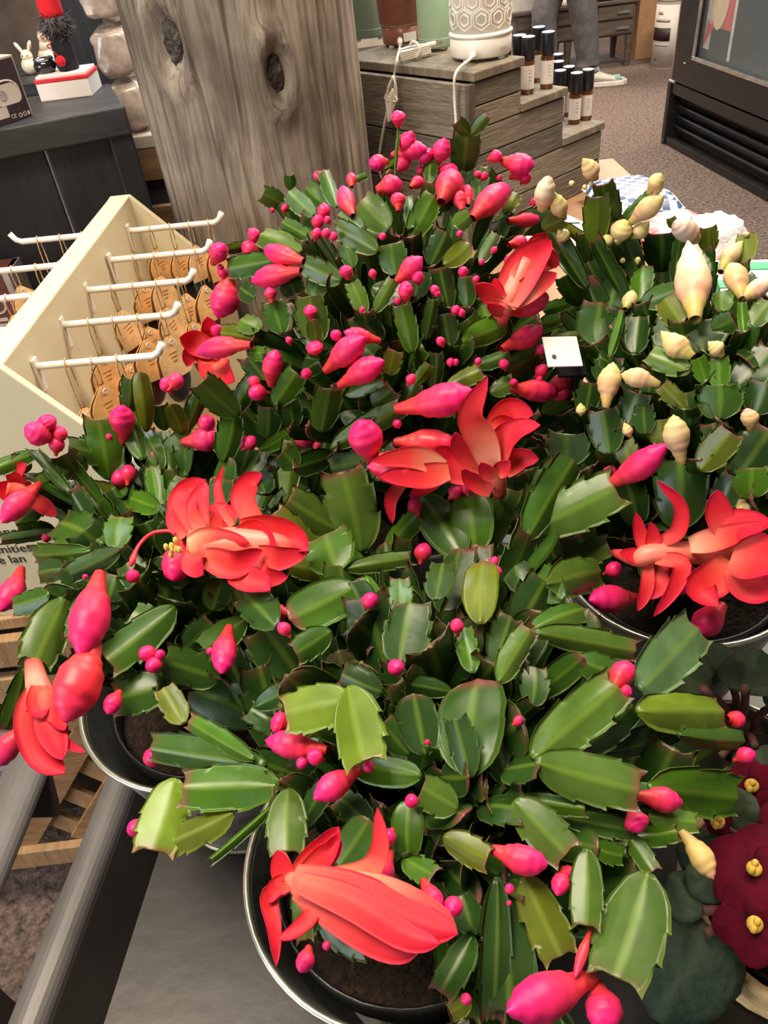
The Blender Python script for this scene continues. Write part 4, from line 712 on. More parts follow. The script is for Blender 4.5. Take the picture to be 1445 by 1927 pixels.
M_ANTHER = mat('anther', (.85, .55, .12), rough=.7, var=.2, scale=300)
M_POT = mat('black_plastic', (.012, .012, .013), rough=.32, var=.2, bump=.1, bscale=120)
M_SOIL = mat('potting_soil', (.055, .028, .014), rough=.95, col2=(.008, .005, .004), scale=190, bump=1.0, bscale=260)
M_ZINC = mat('zinc', (.42, .43, .42), rough=.38, metal=.85, var=.25, scale=22, bump=.06)
M_RIM = mat('zinc_rim', (.74, .71, .60), rough=.28, metal=.9, var=.08, scale=30)

TINT = dict(d=(.024, .066, .011), m=(.038, .102, .011), l=(.076, .145, .020), b=(.050, .132, .006), o=(.108, .138, .010), p=(.088, .165, .066), y=(.140, .220, .016))  # d: older leaves plus shade among inner ones; p: bluish sheen in the colour
def leaf_mesh(rnd, kind):
    """flat jointed stem segment: narrow foot, toothed flanks, two horns at the cut-off end"""
    def side():
        j = lambda a: rnd.uniform(-a, a)
        if kind == 'round':
            return [(0, .08), (.04, .17), (.10, .29 + j(.02)), (.20, .39 + j(.02)), (.36, .465 + j(.02)), (.52, .49), (.545, .475), (.60, .478), (.70, .475 + j(.02)), (.80, .45 + j(.02)), (.815, .43), (.90, .38), (.965, .27), (.995, .14), (1.0, .05)]
        t = rnd.uniform(.6, 1.3); u1 = .44 + j(.06); u2 = .70 + j(.05)
        return [(0, .08), (.04, .17), (.10, .28 + j(.02)), (.20, .38 + j(.02)), (u1 - .08, .45), (u1, .480), (u1 + .035, .475 + .03 * t), (u1 + .03, .475 - .045 * t), (u2 - .08, .48), (u2, .480), (u2 + .05, .480 + .025 * t), (u2 + .03, .47 - .06 * t), (.87, .435 + j(.02)), (.95, .395), (1.0 + .04 * t, .35 + .04 * t), (.965, .24), (.95, .12)]
    sr = side(); sl = side(); n = len(sr); cam_ = rnd.uniform(-.05, .26); droop = rnd.uniform(-.10, .24); wave = rnd.uniform(-.02, .02); skew = rnd.uniform(-.14, .14); end = 1.0 if kind == 'round' else .95
    raw = [min(end, (a_[0] + b_[0]) / 2) for a_, b_ in zip(sr, sl)]; raw[-1] = end; wr = [(a_[1] + b_[1]) / 2 for a_, b_ in zip(sr, sl)]
    for _ in range(3): raw = [raw[0]] + [(raw[i - 1] + raw[i] * 2 + raw[i + 1]) / 4 for i in range(1, n - 1)] + [raw[-1]]; wr = [wr[0]] + [(wr[i - 1] + wr[i] * 2 + wr[i + 1]) / 4 for i in range(1, n - 1)] + [wr[-1]]
    raw = [max(raw[:i + 1]) + .001 * i for i in range(n)]
    ts = (-1, -.86, -.55, -.25, 0, .25, .55, .86, 1); m = len(ts); vs = []; uvs = []; fs = []
    for sd in (1, -1):
        for i in range(n):
            for t in ts:
                e = sr[i] if t > 0 else sl[i]; a = abs(t); g = 1.0 if a == 1 else (.35 if a > .8 else 0.0)
                y = raw[i] + (e[0] - raw[i]) * g; x = (wr[i] + (e[1] - wr[i]) * g) * t * (1 if g != .35 else .98)
                th = .014 * (1 - a) ** 1.2 + .005
                z = -cam_ * x * x * 1.6 - droop * y * y + wave * math.sin(7 * y + 3 * t) * a + .009 * max(0, 1 - a * 3) * sd + sd * th
                vs.append((x + skew * y * (1 - y), y, z)); uvs.append((min(1, y), t))
    for sd in (0, 1):
        o = sd * n * m
        for i in range(n - 1):
            for k in range(m - 1):
                q = (o + i * m + k, o + i * m + k + 1, o + (i + 1) * m + k + 1, o + (i + 1) * m + k); fs.append(q if sd == 0 else q[::-1])
    bo = n * m
    for i in range(n - 1):
        for k in (0, m - 1):
            q = (i * m + k, (i + 1) * m + k, bo + (i + 1) * m + k, bo + i * m + k); fs.append(q if k else q[::-1])
    for k in range(m - 1):
        fs.append((k + 1, k, bo + k, bo + k + 1)); e = (n - 1) * m; fs.append((e + k, e + k + 1, bo + e + k + 1, bo + e + k))
    me = bpy.data.meshes.new('leaf'); me.from_pydata(vs, [], fs); me.materials.append(M_LEAF); ul = me.uv_layers.new(name='UVMap')
    for l in me.loops: ul.data[l.index].uv = uvs[l.vertex_index]
    me.polygons.foreach_set('use_smooth', [True] * len(me.polygons)); me.update(); return me
_r = random.Random(3)
LEAF_H = [leaf_mesh(_r, 'horn') for _ in range(10)]; LEAF_R = [leaf_mesh(_r, 'round') for _ in range(5)]

def bud_mesh(rnd, mt, prof, nu=30, nt_=30, scales=7, relief=.10):
    def R(u):
        for (a, ra), (b, rb) in zip(prof, prof[1:]):
            if a <= u <= b:
                t = (u - a) / (b - a); t = t * t * (3 - 2 * t); return ra + (rb - ra) * t
        return 0
    S = []
    for k in range(scales):
        u0 = .22 + .30 * (k / scales); S.append((k * 2.4 + rnd.uniform(-.2, .2), u0, u0 + rnd.uniform(.36, .46), .95))
    vs = []; uvs = []; fs = []; bx = rnd.uniform(-.10, .10); bz = rnd.uniform(-.10, .10)
    for i in range(nu + 1):
        u = i / nu
        for k in range(nt_):
            th = 2 * math.pi * k / nt_; add = 0
            for j, (tc_, u0, u1, hw) in enumerate(S):
                d = abs((th - tc_ + math.pi) % (2 * math.pi) - math.pi); q = (u - u0) / (u1 - u0)
                if 0 < q < 1:
                    wdt = hw * math.sqrt(max(0, 1 - q ** 3))
                    if d < wdt: add = max(add, relief * (1 - .5 * q) * min(1, (wdt - d) / .22) * min(1, q / .1))
            r = R(u) * (1 + add) * .5
            vs.append((r * math.cos(th) + bx * math.sin(math.pi * u), u, r * math.sin(th) + bz * math.sin(math.pi * u))); uvs.append((u, .3))
    for i in range(nu):
        for k in range(nt_):
            a = i * nt_ + k; b = i * nt_ + (k + 1) % nt_; fs.append((b, a, a + nt_, b + nt_))
    me = bpy.data.meshes.new('bud'); me.from_pydata(vs, [], fs); me.materials.append(mt); ul = me.uv_layers.new(name='UVMap')
    for l in me.loops: ul.data[l.index].uv = uvs[l.vertex_index]
    me.polygons.foreach_set('use_smooth', [True] * len(me.polygons)); me.update(); return me
LONG = [(0, .32), (.10, .43), (.24, .58), (.40, .84), (.54, .97), (.62, 1.0), (.78, .84), (.91, .46), (1, .02)]
BLUNT = [(0, .34), (.08, .46), (.18, .56), (.30, .76), (.45, .97), (.66, 1.0), (.84, .80), (.95, .42), (1, .05)]
POINT = [(0, .36), (.10, .46), (.20, .66), (.34, .93), (.46, 1.0), (.66, .82), (.84, .46), (.94, .20), (1, .02)]
FULL = [(0, .42), (.06, .58), (.13, .62), (.20, .82), (.35, .96), (.52, 1.0), (.74, .90), (.90, .55), (1, .03)]
BALL = [(0, .20), (.10, .26), (.18, .34), (.30, .74), (.48, .98), (.64, 1.0), (.82, .80), (.94, .44), (1, .05)]
BUDS = {c: [bud_mesh(_r, mt, p) for p in ((POINT, POINT, LONG) if c == 'c' else (FULL, FULL, POINT) if c == 'w' else (LONG, BLUNT, LONG))] for c, mt in (('k', M_BUD), ('r', M_RED), ('c', M_CREAM), ('w', M_WHITE), ('x', M_DRY))}
BALLS = {c: [bud_mesh(_r, mt, BALL, 14, 14, 4, .06) for _ in range(2)] for c, mt in (('k', M_BUD), ('c', M_CREAM), ('r', M_RED))}

def dome(P, x, y, lift=0.0):
    d = ray(x, y); c = V(P['c']); r = P['r']; q = [(CAM - c)[i] / r[i] for i in range(3)]; e = [d[i] / r[i] for i in range(3)]
    a = sum(t * t for t in e); b = sum(q[i] * e[i] for i in range(3)); cc = sum(t * t for t in q) - 1; D = b * b - a * cc
    t = (-b - math.sqrt(D)) / a if D > 0 else -b / a
    p = CAM + d * t; return p - d.normalized() * lift * .01
def frame(B, T, roll=0.0):
    a = T - B; L = a.length; a = a / L; v = (CAM - (B + T) / 2).normalized(); s = a.cross(v)
    if s.length < .05: s = a.orthogonal()
    s.normalize(); n = s.cross(a); c, k = math.cos(roll), math.sin(roll)
    return s * c + n * k, a, n * c - s * k, L
def mtx(B, s, a, n, sx, sy, sz):
    M = Matrix.Identity(4)
    for i in range(3): M[i][0] = s[i] * sx; M[i][1] = a[i] * sy; M[i][2] = n[i] * sz; M[i][3] = B[i]
    return M
def put(name, me, M, parent, col=None):
    o = bpy.data.objects.new(name, me); place(o, M, parent)
    if col: o.color = (*col, 1)
    return o
def pair(P, x0, y0, x1, y1, l0, l1):
    B = dome(P, x0, y0, l0); T = dome(P, x1, y1, l1); dB, dT = depth(B), depth(T)
    lat = math.hypot(x1 - x0, y1 - y0) * dB / FPX; lim = .75 * lat
    if abs(dT - dB) > lim:
        want = dB + lim * (1 if dT > dB else -1); r = ray(x1, y1); T = CAM + r * want
    return B, T
def tint(c, rnd):
    k = rnd.uniform(.85, 1.15); t = TINT[c]; return tuple(min(1, v * k) for v in t)
def jit(c, rnd): 
    return tuple(min(1, v) for v in (rnd.uniform(.92, 1.05), rnd.uniform(.85, 1.1), rnd.uniform(.85, 1.1)))
from mathutils.bvhtree import BVHTree
def tree_of(roots):
    vs = []; fs = []
    for o in bpy.data.objects:
        r = o
        while r.parent: r = r.parent
        if o.type != 'MESH' or r not in roots: continue
        k = len(vs); M = WM[o]; vs += [M @ v.co for v in o.data.vertices]; fs += [tuple(i + k for i in p.vertices) for p in o.data.polygons]
    return BVHTree.FromPolygons(vs, fs)
def grow(P):
    rnd = random.Random(P['seed']); root = thing(P['name'], P['label'], 'plant', (P['S'][0], P['S'][1], P['potz'][0]), 'potted holiday cacti')
    px, py = P['S'][0], P['S'][1]; z0, z1 = P['potz']; r = P['potr']
    pot = MB().lathe((px, py, 0), [(r * .62, z0), (r * .95, z1 - .022), (r * .99, z1 - .020), (r, z1), (r - .0025, z1), (r * .955, z1 - .02), (r * .62 - .003, z0 + .004)], 48, closed=True).build('pot', M_POT, root, True)
    MB().lathe((px, py, 0), [(r * .615, z0 + .001), (r * .615, z0 + .004)], 32).build('pot_base', M_POT, root)
    so = MB(); zs = z1 - P.get('soil', .012); so.v.append(V((px, py, zs + .006))); nr, na = 14, 40
    for i in range(1, nr + 1):
        for k in range(na):
            a = 2 * math.pi * k / na; rr = r * .95 * i / nr; p = V((px + rr * math.cos(a), py + rr * math.sin(a), zs)); p.z += noise.noise(p * 90) * .004 + noise.noise(p * 260) * .003; so.v.append(p)
    for k in range(na): so.f.append((0, 1 + k, 1 + (k + 1) % na))
    for i in range(nr - 1):
        for k in range(na):
            a = 1 + i * na + k; b = 1 + i * na + (k + 1) % na; so.f.append((a, a + na, b + na, b))
    so.build('soil', M_SOIL, root, True)
    cnt = [0]
    blk = ()
    def clear(me, M):
        if not blk: return True
        t = BVHTree.FromPolygons([M @ v.co for v in me.vertices], [tuple(p.vertices) for p in me.polygons]); return not any(q.overlap(t) for q in blk)
    def leaf(B, T, w, col, roll, rd=False):
        for k in range(18):   # a segment that would grow through a neighbour turns aside or stays shorter
            s, a, n, L = frame(B, T, roll); me = rnd.choice(LEAF_R if rd else LEAF_H); M = mtx(B, s * rnd.choice((1, -1)), a, n, w, L / .97, L)
            if clear(me, M): break
            roll = rnd.uniform(-1.5, 1.5); w *= .88; T = B + (T - B) * .9
        cnt[0] += 1; put('leaf', me, M, root, col)
    S = V((px, py, zs))
    def chain(E, wd):
        h = E - S; rad = V((h.x, h.y, 0)); st = S + rad * rnd.uniform(.12, .28) + V((rnd.uniform(-.012, .012), rnd.uniform(-.012, .012), -.002))
        mid = st + (E - st) * .45 + V((0, 0, max(.012, .30 * h.z + .02))) - rad * .10
        ln = (mid - st).length + (E - mid).length; k = max(1, min(4, round(ln / .048))); pts = []
        for i in range(k + 1):
            t = i / k; pts.append(st * (1 - t) ** 2 + mid * 2 * t * (1 - t) + E * t * t)
        for i in range(k):
            if cnt[0] > 285: return
            a, b = pts[i], pts[i + 1]; b = b + (b - a) * .06
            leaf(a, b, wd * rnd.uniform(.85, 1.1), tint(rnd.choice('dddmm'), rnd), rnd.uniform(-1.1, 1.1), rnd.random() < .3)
    heroes = []
    for e in P['leaves']:
        x0, y0, x1, y1, w, c = e[:6]; opt = e[6] if len(e) > 6 else ''
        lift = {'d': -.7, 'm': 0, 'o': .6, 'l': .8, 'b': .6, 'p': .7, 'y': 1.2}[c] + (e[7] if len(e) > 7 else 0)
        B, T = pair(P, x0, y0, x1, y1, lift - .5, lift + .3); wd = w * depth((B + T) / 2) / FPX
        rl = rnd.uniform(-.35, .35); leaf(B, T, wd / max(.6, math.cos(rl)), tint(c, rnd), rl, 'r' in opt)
        if 'n' not in opt: heroes.append((B, T, wd))   # the rest grow from the segment below them
    c = V(P['c'])
    for e in P['buds']:
        x0, y0, x1, y1, w = e[:5]; c_ = e[5] if len(e) > 5 else P['bc']; lf = e[6] if len(e) > 6 else 0
        B, T = pair(P, x0, y0, x1, y1, .8 + .4 * lf, 1.6 + lf); s, a, n, L = frame(B, T, rnd.uniform(0, 6.28)); wd = w * depth(B) / FPX
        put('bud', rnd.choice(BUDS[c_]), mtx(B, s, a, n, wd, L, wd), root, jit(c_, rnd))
    for e in P['balls']:
        x, y, dm = e[:3]; c_ = e[3] if len(e) > 3 else P['bc'] if P['bc'] in BALLS else 'k'
        p = dome(P, x, y, 1.3); q = dm * depth(p) / FPX; a = (V(p) - c).normalized() + V((rnd.uniform(-.8, .8), rnd.uniform(-.8, .8), rnd.uniform(-.4, .6))); a.normalize()
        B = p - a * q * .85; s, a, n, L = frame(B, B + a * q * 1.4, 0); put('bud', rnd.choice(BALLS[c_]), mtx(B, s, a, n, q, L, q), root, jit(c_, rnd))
    for F in P.get('flowers', ()): flower(P, F, root, rnd)
    yield root
    blk = P['blockers']()
    for B, T, wd in sorted(heroes, key=lambda h: rnd.random()):
        chain(B + (T - B) * .03, min(.034, max(.018, wd)))
    tries = 0; iv = []; ifc = []; iuv = []; nin = 0
    def inner(B, T, w, roll):
        s, a, n, L = frame(B, T, roll); me = rnd.choice(LEAF_R if rnd.random() < .35 else LEAF_H); M = mtx(B, s, a, n, w, L, L); o = len(iv)
        if not clear(me, M): return 0
        iv.extend(tuple(M @ v.co) for v in me.vertices); ud = me.uv_layers[0].data
        for p in me.polygons: ifc.append(tuple(i + o for i in p.vertices)); iuv.extend(tuple(ud[li].uv) for li in p.loop_indices)
        return 1
    while nin < P.get('ninner', 170) and tries < 3000:
        tries += 1; th = rnd.uniform(0, 2 * math.pi); ph = rnd.uniform(.1, 1.5); k = rnd.uniform(.35, .74)
        d = V((math.cos(th) * math.sin(ph) * P['r'][0], math.sin(th) * math.sin(ph) * P['r'][1], math.cos(ph) * P['r'][2])); p = c + d * k; X, Y = proj(p)
        if p.z < z1 + .008 or any(a <= X <= b2 and q <= Y <= d2 for a, q, b2, d2 in P.get('clear', ())): continue
        t = (d.normalized() + V((rnd.uniform(-.8, .8), rnd.uniform(-.8, .8), rnd.uniform(-.1, .9)))).normalized(); X, Y = proj(p + t * .055)
        if any(a <= X <= b2 and q <= Y <= d2 for a, q, b2, d2 in P.get('clear', ())): continue
        nin += inner(p, p + t * rnd.uniform(.048, .060), rnd.uniform(.029, .037), rnd.uniform(-.9, .9))
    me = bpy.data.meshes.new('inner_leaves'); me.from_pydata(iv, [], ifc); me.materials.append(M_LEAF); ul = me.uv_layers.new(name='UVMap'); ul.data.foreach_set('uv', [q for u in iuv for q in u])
    me.polygons.foreach_set('use_smooth', [True] * len(me.polygons)); me.update(); o = put('inner_leaves', me, Matrix.Identity(4), root, TINT['d']); o['kind'] = 'stuff'  # dark tint puts the shade between the leaves into their colour
    yield root
def petal(P, pts, w, mt, parent, rnd, lift, twist=None, cup=None):
    P3 = [dome(P, p[0], p[1], lift + (p[2] if len(p) > 2 else 0) + .35 * i) for i, p in enumerate(pts)]
    d0 = depth(P3[0]); P3 = [CAM + (p - CAM) * (max(d0 - .035, min(d0 + .035, depth(p))) / depth(p)) for p in P3]
    n, m = 14, 7; c = bez(P3, n); W = w * d0 / FPX; tw = twist if twist is not None else rnd.uniform(-.5, .5); cp = cup if cup is not None else rnd.uniform(.12, .35)
    vs = []; uvs = []; fs = []
    for sd in (1, -1):
        for i in range(n):
            t = (c[min(i + 1, n - 1)] - c[max(i - 1, 0)]).normalized(); v = (CAM - c[i]).normalized(); s = t.cross(v).normalized(); nn = s.cross(t)
            a = tw * (.3 + .7 * i / (n - 1)); s2 = s * math.cos(a) + nn * math.sin(a); n2 = nn * math.cos(a) - s * math.sin(a); q = i / (n - 1)
            hw = W * .5 * (.42 + .58 * math.sin(math.pi * min(1, q * .95 + .10) ** .9)) * (1 if q < .8 else max(.03, math.sqrt(max(0, 1 - ((q - .8) / .2) ** 2))))
            for k in range(m):
                u = -1 + 2 * k / (m - 1); vs.append(c[i] + s2 * (u * hw) + n2 * (cp * hw * (u * u - .3) + sd * .00035)); uvs.append((q, u))
    for sd in (0, 1):
        o = sd * n * m
        for i in range(n - 1):
            for k in range(m - 1):
                q = (o + i * m + k, o + i * m + k + 1, o + (i + 1) * m + k + 1, o + (i + 1) * m + k); fs.append(q if sd == 0 else q[::-1])
    bo = n * m
    for i in range(n - 1):
        for k in (0, m - 1):
            q = (i * m + k, (i + 1) * m + k, bo + (i + 1) * m + k, bo + i * m + k); fs.append(q if k else q[::-1])
    o0 = c[0]; me = bpy.data.meshes.new('petal'); me.from_pydata([tuple(p - o0) for p in vs], [], fs); me.materials.append(mt); ul = me.uv_layers.new(name='UVMap')
    for l in me.loops: ul.data[l.index].uv = uvs[l.vertex_index]
    me.polygons.foreach_set('use_smooth', [True] * len(me.polygons)); me.update()
    return put('petal', me, Matrix.Translation(o0), parent, jit('k', rnd))
def flower(P, F, root, rnd):
    lf = F.get('lift', 3.0); tp = [dome(P, p[0], p[1], lf + (p[2] if len(p) > 2 else 0) - (1.8 if i == 0 and lf > 2 else 0)) for i, p in enumerate(F['tube'])]; d0 = depth(tp[0])
    tp = [CAM + (p - CAM) * (max(d0 - .03, min(d0 + .03, depth(p))) / depth(p)) for p in tp]
    n = 16; c = bez(tp, n) if len(tp) > 1 else None; ws = F['tw']; mb = MB(); rs = []
    for i in range(n):
        q = i / (n - 1) * (len(ws) - 1); k = min(int(q), len(ws) - 2); rs.append((ws[k] + (ws[k + 1] - ws[k]) * (q - k)) * .5 * d0 / FPX)
    mb.tube(c, rs, 16); o0 = c[0]; me = mb.mesh('flower', M_TUBE, True, o0); ul = me.uv_layers.new(name='UVMap'); nv = 16 * n
    for l in me.loops: ul.data[l.index].uv = (min(1, (l.vertex_index // 16) / (n - 1)), .2)
    fo = put('flower', me, Matrix.Translation(o0), root, (1, 1, 1))
    for p in F['petals']:
        pts, w = p[0], p[1]; op = p[2] if len(p) > 2 else {}
        petal(P, pts, w, {'p': M_PALE, 'c': M_PETAL}[op.get('m', 'c')], fo, rnd, lf + op.get('l', 0), op.get('tw'), op.get('cup'))
    if 'pistil' in F:
        pp = [dome(P, x, y, lf + .6) for x, y in F['pistil']]; cc = bez(pp, 14); rr = [.0011] * 11 + [.0014, .0022, .0012]; MB().tube(cc, rr, 8).build('pistil', M_PISTIL, fo, True)
    if 'anthers' in F:
        p = dome(P, *F['anthers'], lf + .8)
        for k in range(7): MB().ball(p + V((rnd.uniform(-1, 1), rnd.uniform(-1, 1), rnd.uniform(-1, 1))) * .004, .0016, 8, 6, (1, 1, 1.7)).build('anther', M_ANTHER, fo, True)

def bucket(label, c, group='zinc buckets on the cart'):
    x, y, z = c; t = thing('metal_bucket', label, 'bucket', (x, y, z), group); zt = z + .15
    MB().lathe((x, y, 0), [(.058, z + .004), (.0650, z + .03), (.0901, zt - .004), (.0911, zt), (.0896, zt), (.0886, zt - .004), (.0635, z + .03), (.056, z + .007)], 64, closed=True).build('body', M_ZINC, t, True)
    MB().lathe((x, y, 0), [(.0575, z + .003), (.0575, z + .007)], 48).build('bottom', M_ZINC, t)
    pts = [(x + .0916 * math.cos(a), y + .0916 * math.sin(a), zt) for a in [2 * math.pi * k / 64 for k in range(65)]]
    MB().tube(pts, .0022, 8, False).build('rim', M_RIM, t, True)
    pts = [(x + .0585 * math.cos(a), y + .0585 * math.sin(a), z + .0025) for a in [2 * math.pi * k / 64 for k in range(65)]]
    MB().tube(pts, .0025, 8, False).build('foot_ring', M_RIM, t, True)
    return t
